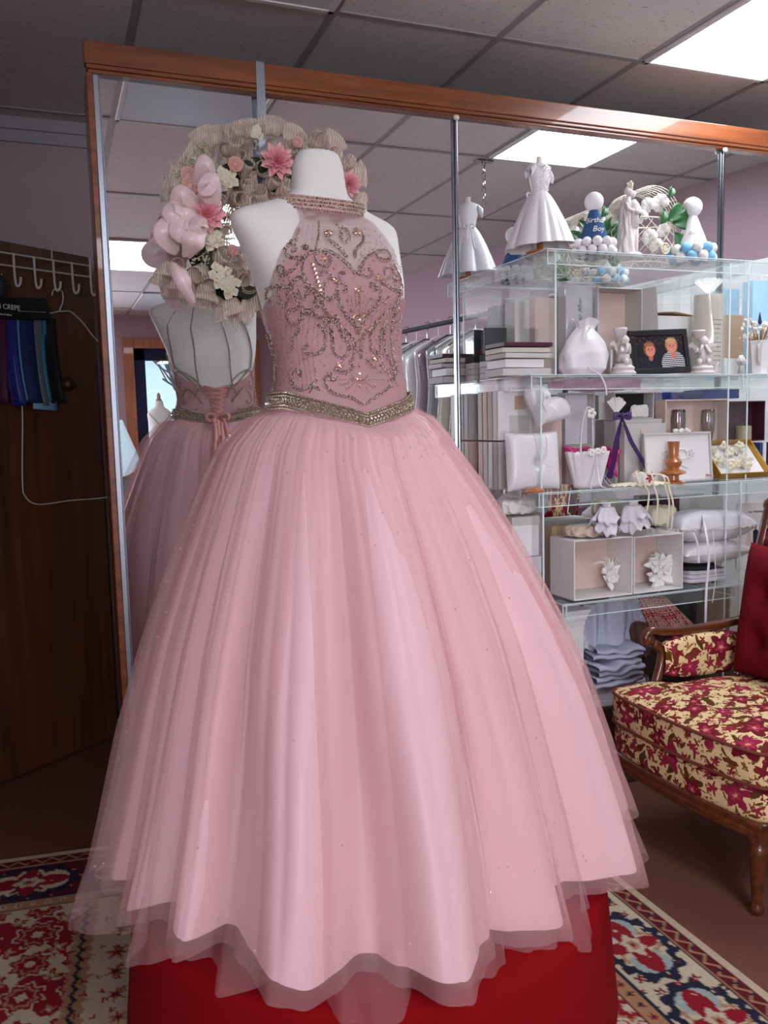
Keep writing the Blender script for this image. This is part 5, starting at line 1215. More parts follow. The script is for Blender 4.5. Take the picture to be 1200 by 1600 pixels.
# purple bow and white lace holder
def pbow():
    Y = -.29; X, Zc = float(at(971, 650, Y)[0]), Zp(971, 650, Y); t = thing('ribbon_bow', 'sheer purple ribbon bow with long tails hanging on a white card', 'ribbon', (X, Y, S3)); PU = sheer('purple_organza_sheer', (90,60,124), .78)
    b = MB()
    for s in (-1, 1):
        def f(u, v, s=s): a = PI*v; return (X+s*.038*math.sin(a), Y-.006-.006*math.sin(2*a), Zc+.010*math.sin(2*a)*(.3)+.010*(u-.5)*math.sin(a)*2.2+.006*math.cos(a))
        b.grid(f, 6, 20)
    b.ball((X, Y-.008, Zc+.004), (.008,.006,.008)); b.build('bow_loops', M['purple'], t, world=True, solid=.0006, angle=180)
    b = MB(); E1 = [at(x, y, Y) for x, y in ((971,652),(962,690),(957,725),(950,748))]; E2 = [at(x, y, Y) for x, y in ((971,652),(985,690),(998,712),(1012,735))]
    for E, wd in ((E1, .022), (E2, .020)):
        def f(u, v, E=E, wd=wd): k = v*3; i = min(int(k), 2); q = k-i; p = E[i]*(1-q)+E[i+1]*q; return (p[0]+(u-.5)*wd*(.35+v*1.2), Y-.004+.004*math.sin(6*v+u*3), p[2])
        b.grid(f, 6, 20)
    b.build('bow_tails', PU, t, world=True, solid=.0005, angle=180)
    lf = thing('lace_fan', 'white ruffled lace fan above the purple bow', 'lace', (X, -.26, Zc+.006))
    MB().grid(lambda u, v: ((.006+.05*v)*math.cos(PI*(.22+.5*u)+.0)+.003*math.sin(30*u)*v, .004*math.sin(40*u)*v, (.006+.055*v)*math.sin(PI*(.22+.5*u))+.002*math.sin(44*u)*v), 80, 8).build('lace', M['petal'], lf, solid=.001, angle=180)
pbow()
t, w_, h = open_box('garter_box', 'open grey box with a dark inside and a white lace garter on the third shelf', 'box', 960, 1022, 613, -.20, Zp(990, 655, -.20), .06, M['greyw'], M['char'])
zt_ = Zp(990, 655, -.20)
card_box('grey_box', 'long grey box supporting the garter box on the third shelf', 'box', 962, 1034, 656, -.20, S3, .07, M['greyw'], z1=zt_-.001)
g = thing('lace_garter', 'crumpled white lace garter lying in the dark-lined box', 'garter', (float(at(1000, 635, -.19)[0]), -.185, zt_+.006)); cloth_mb(.075, .035, .045, 5, 26, .006, 13).build('lace', M['petal'], g, angle=180)
t, w_, h = card_box('guest_album', 'grey white guest album with an oval lace rosette behind the purple bow', 'album', 976, 1040, 662, -.245, S3, .03, M['greyw'])
MB().tube([(.018*math.cos(2*PI*i/24)+.02, -.018, h*.62+.012*math.sin(2*PI*i/24)) for i in range(24)], .005, 6, True).build('rosette', M['petal'], t)
MB().box(-.02,.004,-.017,-.0155,h*.82,h*.9).build('price_label', M['pinkw'], t, smooth=False)
# boxed champagne flutes
t, w_, h = open_box('flute_box', 'large pale pink presentation box holding two champagne flutes', 'box', 1041, 1137, 624, -.20, S3+.002, .06, M['pinkw'], M['pinkw'], rz=-.03, th=.006)
for xx, lab in ((1062, 'left crystal champagne flute in the pale pink box'), (1108, 'right crystal champagne flute in the pale pink box')):
    f_ = thing('champagne_flute', lab, 'glass', (float(at(xx, 670, -.18)[0]), -.175, S3+.012), 0, 'champagne flutes in the pale pink box'); H_ = Zp(xx, 640, -.18)-S3-.012
    b = MB(); pr = [(.024,0),(.024,.003),(.004,.008),(.0035,H_*.42),(.012,H_*.50),(.021,H_*.66),(.0245,H_*.85),(.022,H_),(.0205,H_),(.0225,H_*.85),(.019,H_*.66),(.002,H_*.49)]
    b.grid(lambda u, v: (lambda k: (lambda r, z_: (r*(1+.05*math.cos(12*2*PI*u)*(z_ > H_*.45))*math.cos(2*PI*u) , r*(1+.05*math.cos(12*2*PI*u)*(z_ > H_*.45))*math.sin(2*PI*u), z_))(*[pr[min(int(k),10)][q]*(1-(k-min(int(k),10)))+pr[min(int(k),10)+1][q]*(k-min(int(k),10)) for q in (0,1)]))(v*11), 48, 34, cu=True)
    b.build('glass_bowl_and_stem', clear('cut_glass', (.90,.86,.85), 1.5, .03, .08), f_, angle=180)
# framed raised wedding rings
def rings():
    Y = -.30; x0, x1 = W2(1009, 1112, 715, Y); w_ = (x1-x0)/2; H = Zp(1060, 677, Y)-S3; t = thing('ring_relief_frame', 'white framed relief of two wedding rings with a small pink price label', 'picture frame', ((x0+x1)/2, Y, S3+.003), -.02); R_ = rotM('X', -.10)
    b = MB()
    for a in ((-w_,w_,0,.007),(-w_,w_,H-.007,H),(-w_,-w_+.007,0,H),(w_-.007,w_,0,H)): b.box(a[0], a[1], -.008, .008, a[2], a[3])
    b.xf(R_).build('frame_moulding', M['greyw'], t, smooth=False, bevel=.001)
    MB().box(-w_+.006, w_-.006, 0, .004, .006, H-.006).xf(R_).build('paper_panel', M['white'], t, smooth=False)
    b = MB()
    for cx, cz, rx in ((-.012,H*.50,.020),(.016,H*.56,.024)): b.tube([(cx+rx*math.cos(a), -.003, cz+rx*.75*math.sin(a)) for a in [2*PI*i/28 for i in range(28)]], .003, 6, True)
    for cx in (-.055, .055):
        for i in range(5): a = 2*PI*i/5; b.tube([(cx+.004*math.cos(a)+.007*math.cos(a)+.007*math.cos(q), -.002, H*.55+.011*math.sin(a)+.007*math.sin(q)) for q in [2*PI*j/10 for j in range(10)]], .0016, 5, True)
    b.tube(spline([(-.05,-.002,H*.36),(-.02,-.002,H*.26),(.01,-.002,H*.33),(.04,-.002,H*.28)], 5), .002, 5).xf(R_).build('embossed_rings', M['white'], t)
    MB().box(w_-.034,w_-.010,-.010,-.008,.010,.024).xf(R_).build('price_label', M['pinkw'], t, smooth=False)
    text_mesh('label_script', 'Bridal', .0095, M['maroon'], R_ @ T(w_-.032,-.0102,.014) @ rotM('X', PI/2), t, world=False)
    b = MB()
    for k in range(7): b.ball((.0+.010*k-.02, .006*math.sin(k*2), .009+.004*math.sin(k*3)), .0085, 8, 6)
    o_ = tag(b.build('silk_rosebuds', M['petal']), 'little bunch of white silk rosebuds on top of the ring relief frame', 'flowers'); o_.location = ((x0+x1)/2+.012, Y+.016, S3+H-.001)
rings()
# turned wooden candlestick, brass dish
X = float(at(1052, 720, -.335)[0]); H = Zp(1052, 690, -.335)-S3
t = thing('turned_wooden_candlestick', 'orange varnished turned wooden candlestick in front of the ring relief frame', 'candlestick', (X, -.335, S3+.001)); k = H/.115
MB().lathe([(r*k*1.15, z_*k) for r, z_ in ((.027,0),(.027,.004),(.014,.010),(.013,.022),(.030,.028),(.028,.034),(.014,.040),(.0135,.044),(.019,.052),(.0195,.060),(.013,.068),(.0115,.072),(.014,.112),(.0145,.115),(.009,.115))], 40).build('turned_body', M['orange'], t)
X = float(at(838, 765, -.345)[0])
tag(MB().lathe([(.034,0),(.036,.003),(.022,.013),(.019,.015),(.001,.014)], 36).build('wooden_base', M['orange']), 'small amber wooden dish base at the left front corner of the third shelf', 'dish').location = (X, -.335, S3+.001)
# lace parasol cap with red leaf
def cap():
    Y = -.33; x0, x1 = W2(955, 1046, 752, Y); w_ = (x1-x0)/2; t = thing('lace_bonnet', 'ivory lace bonnet with a red silk leaf and cream ribbons hanging off the third shelf', 'hat', ((x0+x1)/2, Y, S3+.001)); Hc = .050
    MB().grid(lambda u, v: (w_*v*math.cos(2*PI*u)*(1+.03*math.sin(18*2*PI*u)*v), .055*v*math.sin(2*PI*u)*(1+.03*math.sin(18*2*PI*u)*v)-.0, .004+.012*(1-v)+.003*math.sin(24*2*PI*u)*v), 120, 12, cu=True).build('lace_brim', M['ivory'], t, solid=.0015, angle=180)
    MB().lathe([(.034,.010),(.034,.022),(.028,.038),(.015,.047),(.001,.050)], 32, (-.008,0,0)).build('crown', M['satin'], t)
    b = MB(); C0 = Vector((.012,-.034,.030))
    for i in range(6): a = 2*PI*i/6+.3; d = Vector((math.cos(a),-.2,math.sin(a))); n_ = Vector((-math.sin(a),0,math.cos(a))); L = len(b.v); b.add([C0, C0+d*.012+n_*.005, C0+d*.022, C0+d*.012-n_*.005], [(0,1,2,3)])
    b.build('red_leaf', mat('red_silk', (176,40,36), .5), t, solid=.0015)
    b = MB(); 
    for k, (xa, ya, yb) in enumerate(((1008,745,800),(1022,745,822),(1040,748,826),(1046,750,830),(1000,742,752))):
        E = [Vector(at(990+4*k, 742, -.37)), Vector(at(xa-6, ya-6, -.395)), Vector(at(xa, ya+14, -.398)), Vector(at(xa+6, (ya+yb)/2, -.392)), Vector(at(xa+3, yb, -.39))]
        P = spline(E, 6); L = len(b.v); wv_ = .0042
        for p in P: b.v += [(p.x-wv_, p.y, p.z), (p.x+wv_, p.y+.001, p.z+.001)]
        fs = [(L+2*i, L+2*i+1, L+2*i+3, L+2*i+2) for i in range(len(P)-1)]; b.f += fs; b.m += [0]*len(fs)
    b.build('hanging_ribbons', M['ivory'], t, world=True, solid=.0008)
cap()
# gold box with flower headpiece
def goldbox():
    Y = -.30; x0, x1 = W2(1117, 1192, 725, Y); w_ = (x1-x0)/2; t = thing('gold_gift_box', 'shallow gold card box propped open with a cream flower headpiece inside', 'box', ((x0+x1)/2, Y, S3+.012), -.05); H = Zp(1150, 697, Y)-S3
    R_ = rotM('X', -.75); hh = H*1.35
    b = MB(); b.box(-w_,w_,0,.004,0,hh)
    for a in ((-w_,w_,0,.004),(-w_,w_,hh-.004,hh),(-w_,-w_+.004,0,hh),(w_-.004,w_,0,hh)): b.box(a[0], a[1], -.028, 0, a[2], a[3])
    b.xf(R_); mz = min(q[2] for q in b.v); b.xf(T(0,-.02,-mz-.010)).build('tray', M['gold'], t, smooth=False, bevel=.0008)
    MB().box(-w_+.006, w_-.006, -.004, -.001, .006, hh-.006).xf(R_).xf(T(0,-.02,-mz-.010)).build('tissue', M['white'], t, smooth=False)
    h_ = thing('flower_headpiece', 'cream silk flower headpiece lying in the shallow gold box', 'hair flower', ((x0+x1)/2, Y-.02, S3+.02), -.05)
    r_ = random.Random(6); b = MB()
    for _ in range(26):
        u, v = r_.uniform(-.8,.8), r_.uniform(.2,.85); p = R_ @ Vector((u*w_, -.016, v*hh)); a0 = r_.uniform(0, 6)
        for k in range(3): 
            a = a0+k*2.1; b.ball((p.x+.008*math.cos(a), p.y, p.z-mz-.010+.008*math.sin(a)), (.010,.005,.009), 8, 6)
    b.build('petals', M['ivory'], h_); MB().ball(R_ @ Vector((.0,-.026,hh*.5))+Vector((0,0,-mz-.01)), .008).build('gem_centre', M['metal'], h_)
goldbox()
t, w_, h = open_box('maroon_display_box', 'dark maroon display box holding a squat beige candle', 'box', 1141, 1196, 627, -.20, S3+.135, .07, M['maroon'], M['maroon'])
t = thing('squat_candle', 'squat beige candle inside the dark maroon box', 'candle', (float(at(1163, 660, -.17)[0]), -.167, S3+.141)); MB().lathe([(.030,0),(.030,.052),(.027,.055),(.001,.053)], 32).build('candle_body', mat('beige_wax', (176,160,126), .4), t)
t, w_, h = card_box('glass_display_box', 'pale green glass display box under the maroon box', 'box', 1141, 1184, 676, -.20, S3, .07, M['greyw'], z1=S3+.134)
MB().box(-w_*.5, w_*.6, -.037, -.0355, h*.1, h*.7).build('card_insert', M['white'], t, smooth=False)
for i, (c_, cn) in enumerate((('bluebox','blue'),('white','white'),('navy','navy'))):
    xa = 1187+6*i; a_, c2_ = W2(xa, xa+5, 700, -.25); o_ = tag(MB().box(0, c2_-a_-.0015, 0, .09, 0, .13).build('book', M[c_], smooth=False, bevel=.001), cn+' book standing at the right edge beside the glass display box', 'book', 'books at the right edge of the third shelf'); o_.location = (a_, -.25, S3+.001)
bf = tag(MB().box(-.088, .088, -.055, .055, 0, .035).build('blue_folder_box', M['bluebox'], smooth=False, bevel=.002), 'blue folder box lying under the lip of the second shelf above the flute box', 'box'); bf.location = (float(at(1117, 612, -.16)[0]), -.14, S3+.002+Zp(1090, 624, -.20)-S3)
# pink tissue parcel hanging under the second shelf
ruffle('pink_tissue', 'pink glossy tissue folded flat on the back of the second shelf', 'tissue', [(880,592),(920,592),(960,592),(1000,593),(1000,608),(960,610),(920,609),(880,607)], -.05, S2, mat('pink_film', (226,170,190), .2, var=.15, vscale=60), seed=4, amp=.003)

# ---------------------------------------------------------------- fourth shelf (z = S4)
for (x0, x1, yt, yb, lab, sd) in ((897, 989, 842, 934, 'open white box on the left with a small white feather hairpiece', 1), (991, 1068, 836, 930, 'open white box on the right with a large white feather hairpiece', 2)):
    Y = -.34; z1 = Zp((x0+x1)/2, yt, Y)
    t, w_, h = open_box('hairpiece_box', lab, 'box', x0, x1, yt, Y, S4, .15, M['white'], M['pinkw'], z1=z1)
    cx_ = 948 if sd == 1 else 1030; f_ = thing('feather_hairpiece', ['small white feather flower hairpiece in the left open box', 'large fluffy white feather flower hairpiece in the right open box'][sd-1], 'hair flower', (float(at(cx_, 890, -.26)[0]), -.25, S4+.006)); r_ = random.Random(sd)
    b = MB(); s_ = 1.15 if sd == 1 else 1.6
    for k in range(26 if sd == 1 else 40):
        a = r_.uniform(0, 2*PI); L_ = r_.uniform(.025,.045)*s_; o_ = Vector((r_.uniform(-.008,.008), -.01, .06+(.012 if k % 2 else -.018)*s_)); d = Vector((math.cos(a), r_.uniform(-.5,.1), math.sin(a)))
        q = d.cross(Vector((0,1,0))).normalized(); 
        if sd == 1 and d.x < -.3: L_ *= .6
        b.grid(lambda u, v: tuple(o_+d*(L_*v)+q*((u-.5)*.018*s_*math.sin(PI*min(.98, v*.9+.06)))+Vector((0,-.010*math.sin(PI*v),0))), 5, 8)
    b.build('petals', M['petal'], f_, solid=.0006, angle=180)
    b = MB()
    for k in range(12): a = r_.uniform(.2, 2.6) if sd == 1 else r_.uniform(-.3, 3.4); L_ = r_.uniform(.06,.085); b.tube(spline([(0,-.01,.07),(L_*.5*math.cos(a),-.02,.07+L_*.55*math.sin(a)),(L_*math.cos(a+.25),-.02,.07+L_*.9*math.sin(a+.25)*.8)], 5), [.0016]*10+[.0006], 4)
    b.build('quills', M['petal'], f_)
zt_ = Zp(930, 842, -.34)
t = thing('champagne_satin_cloth', 'champagne coloured satin cloth lying folded on top of the open white boxes', 'cloth', (float(at(925, 835, -.27)[0]), -.265, zt_+.002)); cloth_mb(.21, .13, .036, 3, 26, .005, 11).build('cloth', M['champagne'], t, angle=180)
def cuff(label, x, rz, sd):
    t = thing('lace_sock', label, 'lace sock', (float(at(x, 800, -.33)[0]), -.325, zt_+.03), rz); Ht = S3-.052-zt_-.03
    def f(u, v):
        a = 2*PI*u; r = .024+.008*math.sin(PI*v*1.6)+.002*math.sin(3*a+sd); return (r*math.cos(a)+.02*(1-v)**2*sd, r*.8*math.sin(a), Ht*v)
    sk_ = MB().grid(f, 48, 16, cu=True).build('sock_leg', M['linen'], t, angle=180)
    for k in range(2):
        def g(u, v, k=k):
            a = 2*PI*u; r = .026+.030*v**.7; w_ = 1+.16*math.sin(5*a+2*k+sd)*v+.06*math.sin(11*a+k)*v
            return (r*math.cos(a)*w_+.012*v*(1 if sd == 2 else -1), r*.75*math.sin(a)*w_, Ht*(.84-.40*k)-(.050+.012*math.sin(3*a+sd))*v+.006*math.sin(11*a+k+1.5)*v+.012*math.sin(PI*v)*math.sin(2*a))
        MB().grid(g, 120, 12, cu=True).build('eyelet_ruffle', M['linen'], sk_, solid=.001, angle=180)
cuff('white eyelet lace ankle sock hanging on the left above the feather boxes', 950, .2, 1)
cuff('white eyelet lace ankle sock hanging on the right above the feather boxes', 990, -.3, 2)
def lying(name, label, cat, x0, x1, yt, yb, Y, mt, d=.16, tufts=((0,0),), lace=None, rz=0, z0=None):
    a, c = W2(x0, x1, (yt+yb)/2, Y); zb = z0 if z0 is not None else Zp((x0+x1)/2, yb, Y); h = Zp((x0+x1)/2, yt, Y)-zb; t = thing(name, label, cat, ((a+c)/2, Y+d*.35, zb), rz)
    pillow_mb(c-a, d, h, tufts).xf(T(0, -d/2, h/2) @ rotM('X', -PI/2) @ T(0,0,0) @ rotM('Z', 0) ).xf(T(0,0,0)).build('cushion_body', mt, t, angle=180)
    if lace:
        MB().grid(lambda u, v: ((c-a)/2*(1.0+.13*v)*math.copysign(abs(math.cos(2*PI*u))**.5, math.cos(2*PI*u)), d/2*(1.0+.16*v)*math.copysign(abs(math.sin(2*PI*u))**.5, math.sin(2*PI*u)), h/2+.004*math.sin(2*PI*u*30)*v-.006*v), 160, 4, cu=True).build('lace_edge', lace, t, solid=.0008, angle=180)
    return t
Y = -.30
z_a = S4+.002
for i in range(3):
    o_ = thing('folded_linen', ['lowest folded white linen under the black hat on the fourth shelf', 'second folded white linen under the black hat on the fourth shelf', 'top folded white linen under the black hat on the fourth shelf'][i], 'linen', (float(at(1112, 905, Y)[0]), Y+.07, z_a), 0, 'folded white linens'); stack_mb(.20-.01*i, .13, 1, .015, i+3).build('linen_fold', M['linen'], o_, angle=180); z_a += .0155
o_ = thing('black_hat', 'flat black hat lying between white linens and white cushions', 'hat', (float(at(1105, 890, Y)[0]), Y+.07, z_a)); MB().lathe([(.001,0),(.088,0),(.092,.006),(.086,.014),(.06,.020),(.001,.021)], 36, sy=.75).build('hat_brim', M['char'], o_); z_a += .022
o_ = lying('lace_ring_cushion', 'white satin cushion with a ribbon lying second in the pile on the fourth shelf', 'cushion', 1066, 1170, 846, 885, Y, M['satin'], .16, (), None, 0, z_a+.001); z_b = Zp(1118, 846, Y)
o_ = lying('lace_ring_cushion', 'top white cushion with a crochet lace edge on the fourth shelf', 'cushion', 1062, 1175, 797, 850, Y, M['linen'], .16, ((.1,.1),), sheer('crochet_lace', (236,230,224), .75), -.06, z_b-.004)
b = MB(); E = [Vector(at(x, y, yy)) for x, y, yy in ((1098,805,-.30),(1104,835,-.385),(1108,870,-.395),(1104,920,-.395),(1102,985,-.395))]
for E_, wd in ((E, .0055), ([Vector(at(x, y, -.40)) for x, y in ((1114,830),(1117,870),(1118,905),(1113,942))], .0022), ([Vector(at(x, y, -.39)) for x, y in ((1083,832),(1090,850),(1092,880))], .005), ([Vector(at(x, y, -.36)) for x, y in ((1147,905),(1150,930),(1140,955))], .003)):
    P = spline(E_, 8); L = len(b.v)
    for p in P: b.v += [(p.x-wd, p.y, p.z), (p.x+wd, p.y+.001, p.z)]
    fs = [(L+2*i, L+2*i+1, L+2*i+3, L+2*i+2) for i in range(len(P)-1)]; b.f += fs; b.m += [0]*len(fs)
b.build('hanging_ribbons', M['satin'], o_, world=True, solid=.0008)
t = thing('white_bonnet_box', 'soft white fabric roll left of the white cushion pile', 'cloth', (float(at(1040, 815, -.2)[0]), -.17, zt_+.002)); cloth_mb(.13, .10, .075, 8, 24, .004, 7).build('cloth', M['ivory'], t, angle=180)
# invitation card with bridal couple at the right edge
ic = thing('invitation_card', 'large white card printed with a little bridal couple at the right edge', 'card', (float(at(1180, 830, -.16)[0])+.01, -.14, S4+.001), 0); hh = Zp(1180, 786, -.16)-S4
MB().box(-.085,.10,0,.006,0,hh).build('card_sheet', M['white'], ic, smooth=False)
def flat(pts, name, mt, y=-.001, tck=.0008):
    n_ = len(pts); MB().add([(x, y, z_) for x, z_ in pts]+[(x, y+tck, z_) for x, z_ in pts], [tuple(range(n_)), tuple(range(n_, 2*n_))[::-1]]+[(i,(i+1)%n_,(i+1)%n_+n_,i+n_) for i in range(n_)]).build(name, mt, ic, smooth=False)
cz = hh*.52; cxx = -.012
flat([(cxx+.012,cz-.045),(cxx+.036,cz-.045),(cxx+.034,cz-.01),(cxx+.038,cz+.012),(cxx+.024,cz+.020),(cxx+.010,cz+.012)], 'printed_groom', M['char'])
flat([(cxx-.034,cz-.045),(cxx+.008,cz-.045),(cxx+.0,cz-.01),(cxx-.002,cz+.010),(cxx-.014,cz+.012),(cxx-.020,cz-.01)], 'printed_bride', M['pinkw'])
for cx_ in (cxx+.024, cxx-.010): flat([(cx_+.007*math.cos(2*PI*i/12), cz+.028+.008*math.sin(2*PI*i/12)) for i in range(12)], 'printed_face', mat('printed_skin', (196,140,112), .6)); flat([(cx_+.008*math.cos(PI*i/8), cz+.031+.008*math.sin(PI*i/8)) for i in range(9)], 'printed_hair', M['ink'], -.0022)
text_mesh('card_heading', 'Our Wedding', .014, M['ink'], T(-.03,-.0005,hh*.84) @ rotM('X', PI/2), ic, world=False)
text_mesh('card_footer', 'Save the Date', .012, M['ink'], T(-.03,-.0005,hh*.17) @ rotM('X', PI/2), ic, world=False)
# white things at the left end of the fourth shelf
card_box('white_carton', 'white carton with a seam at the left end of the fourth shelf', 'box', 800, 842, 808, -.26, S4+.001+.155, .10, M['white'], lid=M['greyw'])
card_box('white_carton', 'white carton printed with a vine at the left end below the seamed carton', 'box', 800, 846, 866, -.26, S4, .12, M['linen'], z1=S4+.153)
t = thing('lace_veil', 'bunched white lace veil under the third shelf at the left end', 'veil', (float(at(808, 790, -.22)[0]), -.21, Zp(820, 806, -.26)+.004)); cloth_mb(.13, .10, .05, 12, 26, .005, 13).build('lace', M['petal'], t, angle=180)
card_box('brown_photo_box', 'brown card box standing behind the open feather boxes', 'box', 862, 894, 822, -.14, S4, .05, M['tan'])
card_box('red_book_box', 'dark red box at the back of the fourth shelf behind the ribbons', 'box', 1030, 1062, 778, -.08, S4, .04, M['maroon'])
card_box('white_back_panel', 'plain white board at the back of the fourth shelf behind the cushions', 'box', 1060, 1130, 776, -.06, S4, .01, M['white'])

# ---------------------------------------------------------------- below the shelves
def column():
    x0, x1 = W2(868, 922, 960, -.26); w_ = (x1-x0)/2; t = thing('white_pedestal', 'white panelled pedestal column under the fourth shelf', 'pedestal', ((x0+x1)/2, -.17, 0), 0); H = Zp(895, 945, -.26)
    H = min(H, S4-.055)
    MB().box(-w_*.78,w_*.78,-.075,.075,.03,H-.06).build('shaft', M['white'], t, smooth=False, bevel=.002)
    b = MB()
    for i, (e, a, c) in enumerate(((1.0,H-.012,H),(.94,H-.024,H-.012),(.88,H-.04,H-.024),(.83,H-.06,H-.04),(.9,0,.03))): b.box(-w_*e,w_*e,-.095*e,.095*e,a,c)
    b.build('capital_and_base', M['white'], t, smooth=False, bevel=.002)
    b = MB()
    for a in ((-w_*.5,w_*.5,.10,.106),(-w_*.5,w_*.5,H-.11,H-.104),(-w_*.5,-w_*.5+.006,.10,H-.11),(w_*.5-.006,w_*.5,.10,H-.11)): b.box(a[0], a[1], -.080, -.075, a[2], a[3])
    b.build('panel_moulding', M['white'], t, smooth=False)
column()
def heap(name, label, cat, x, y, Y, w_, d, h, mt, seed, z0, n=26, fr=9, amp=.008, rz=0):
    t = thing(name, label, cat, (float(at(x, y, Y)[0]), Y+d/2, z0), rz); cloth_mb(w_, d, h, seed, n, amp, fr).build('cloth', mt, t, angle=180); return t
z_c = .302
t = thing('wrapped_linens', 'white folded linens in clear film on the dark plinth, lowest of the pile', 'linen', (float(at(975, 1085, -.30)[0]), -.21, z_c)); stack_mb(.25, .17, 3, .026, 9).build('linen_folds', M['linen'], t, angle=180)
MB().grid(lambda u, v: (.132*math.copysign(abs(math.cos(2*PI*u))**.3, math.cos(2*PI*u))+.003*math.sin(30*u+9*v), .092*math.copysign(abs(math.sin(2*PI*u))**.3, math.sin(2*PI*u)), .082*v+.003*math.sin(20*u)), 90, 10, cu=True).build('film_wrap', M['wrap'], t, angle=180)
z_c += .082
def folded_cloth(label, x, Y, w_, d, n, t_, z0, mt, seed, rz):
    t = thing('folded_tablecloth', label, 'cloth', (float(at(x, 1030, Y)[0]), Y+d/2, z0), rz); r = random.Random(seed)
    b = MB(); 
    for i in range(n):
        zz = i*t_; sag = r.uniform(.2, .8); off = r.uniform(-.01, .01); fl = r.uniform(.004,.010)
        def f(u, v, zz=zz, off=off, i=i, fl=fl):
            a = 2*PI*v; x_ = (u-.5)*w_*(1-.04*i); wav = fl*math.sin(7*u+i)+.006*math.sin(15*u+2*i); k = math.copysign(abs(math.sin(a))**.6, math.sin(a)); c_ = math.copysign(abs(math.cos(a))**.4, math.cos(a))
            return (x_+off, c_*d/2*(1+.06*math.sin(5*u+i*2)), max(.0, zz+t_*.5+k*t_*.52+wav*(.5+.5*i/n)))
        b.grid(f, 30, 18, cv=True)
    b.build('cloth_folds', mt, t, angle=180); return t
folded_cloth('thick folded grey tablecloth in the pile under the feather boxes', 968, -.33, .235, .19, 4, .021, z_c, M['greycloth'], 4, .12); z_c += .092
folded_cloth('rumpled pale grey napkins on top of the folded tablecloth', 975, -.31, .20, .17, 2, .018, z_c, M['greycloth'], 7, -.15); z_c += .044
def eyelet():
    Y = -.20; P = [(912,948),(940,940),(980,938),(1002,945)]; Q = [(905,1012),(935,1015),(975,1012),(1004,1008)]
    t = thing('eyelet_lace_cloth', 'hanging grey white eyelet lace cloth under the fourth shelf', 'lace cloth', (float(at(955, 980, Y)[0]), Y, z_c)); A_ = [at(x, y, Y) for x, y in P]; B2 = [at(x, y, Y) for x, y in Q]
    def f(u, v): k = u*3; i = min(int(k), 2); q = k-i; p = (A_[i]*(1-q)+A_[i+1]*q)*(1-v)+(B2[i]*(1-q)+B2[i+1]*q)*v; e = .006*abs(math.sin(12*PI*v)) if u in (0, 1) else 0; return (p[0]+(e if u == 1 else -e), Y+.012*math.sin(17*u+3*v)+.008*math.sin(31*u)-.03*v, p[2]+.004*math.sin(40*u)*(v > .9))
    MB().grid(f, 90, 40).build('cloth', M['greycloth'], t, world=True, solid=.0015, angle=180)
    b = MB(); r_ = random.Random(2)
    for _ in range(30):
        p = f(r_.choice((r_.uniform(.02,.1), r_.uniform(.9,.98))), r_.uniform(.05,.95)); b.tube([(p[0]+.004*math.cos(a), p[1]-.004, p[2]+.004*math.sin(a)) for a in [2*PI*i/8 for i in range(8)]], .0012, 4, True)
    b.build('eyelet_embroidery', M['white'], t, world=True)
eyelet()
# red patterned fabric, black case, brown box
def sweater():
    Y = -.22; t = thing('patterned_fabric', 'red and cream Nordic patterned knitted fabric spilling behind the armchair arm', 'fabric', (float(at(1035, 960, Y)[0]), Y, .55)); nu, nv = 130, 80
    A_ = [at(x, y, Y) for x, y in ((998,934),(1020,930),(1042,932))]; B2 = [at(x, y, Y-.05) for x, y in ((1022,992),(1058,990),(1092,986))]
    u, v = np.meshgrid(np.linspace(0,1,nu), np.linspace(0,1,nv)); V_ = []
    for uu_, vv_ in zip(u.ravel(), v.ravel()):
        k = uu_*2; i = min(int(k), 1); q = k-i; p = (A_[i]*(1-q)+A_[i+1]*q)*(1-vv_)+(B2[i]*(1-q)+B2[i+1]*q)*vv_; V_.append((p[0], p[1]+.010*math.sin(14*uu_+3*vv_)+.004*math.sin(33*uu_), p[2]+.01*math.sin(9*uu_)*math.sin(PI*vv_)))
    uu_, vv_ = u.ravel(), v.ravel(); c = np.tile(C(140,26,34), (nu*nv,1)); bnd = (vv_*9) % 1
    c[(bnd > .46) & (bnd < .54)] = C(206,176,160); c[(bnd > .9)] = C(186,150,136); m1 = (bnd < .4) & (np.abs(((uu_*16) % 1)-.5)+np.abs(bnd-.2)*1.6 < .34); c[m1] = C(210,184,168); m2 = (bnd < .4) & (np.abs(((uu_*16) % 1)-.5)+np.abs(bnd-.2)*1.6 < .14); c[m2] = C(110,18,28)
    c[(bnd > .6) & (bnd < .85) & (((uu_*30) % 1) < .45)] = C(200,168,152)
    b = MB(); b.v = V_; idx = np.arange(nu*nv).reshape(nv, nu); q = np.stack([idx[:-1,:-1], idx[:-1,1:], idx[1:,1:], idx[1:,:-1]], -1).reshape(-1, 4); b.f = [tuple(map(int, r)) for r in q]; b.m = [0]*len(b.f)
    b.build('knit', painted('nordic_knit', .9), t, world=True, cols=c, solid=.004, angle=180)
sweater()
heap('brown_tulle', 'brown gathered tulle bundle beside the red patterned fabric', 'tulle', 1012, 985, -.26, .10, .12, .14, mat('brown_tulle', (92,66,54), .9), 21, .44, 26, 13, .006)
tag(MB().box(-.09,.09,-.06,.06,0,.22).build('stand_box', M['trimr'], smooth=False, bevel=.003), 'dark brown box on the plinth holding up the brown tulle bundle', 'box').location = (float(at(1035, 1000, -.2)[0]), -.13, .302)
card_box('black_case', 'tall black case standing on the plinth under the fourth shelf', 'case', 1052, 1096, 922, -.10, .302, .08, M['black'], z1=S4-.06)
card_box('brown_case', 'brown padded case beside the tall black case under the fourth shelf', 'case', 1100, 1138, 918, -.14, .302, .08, M['tan'], z1=S4-.065)
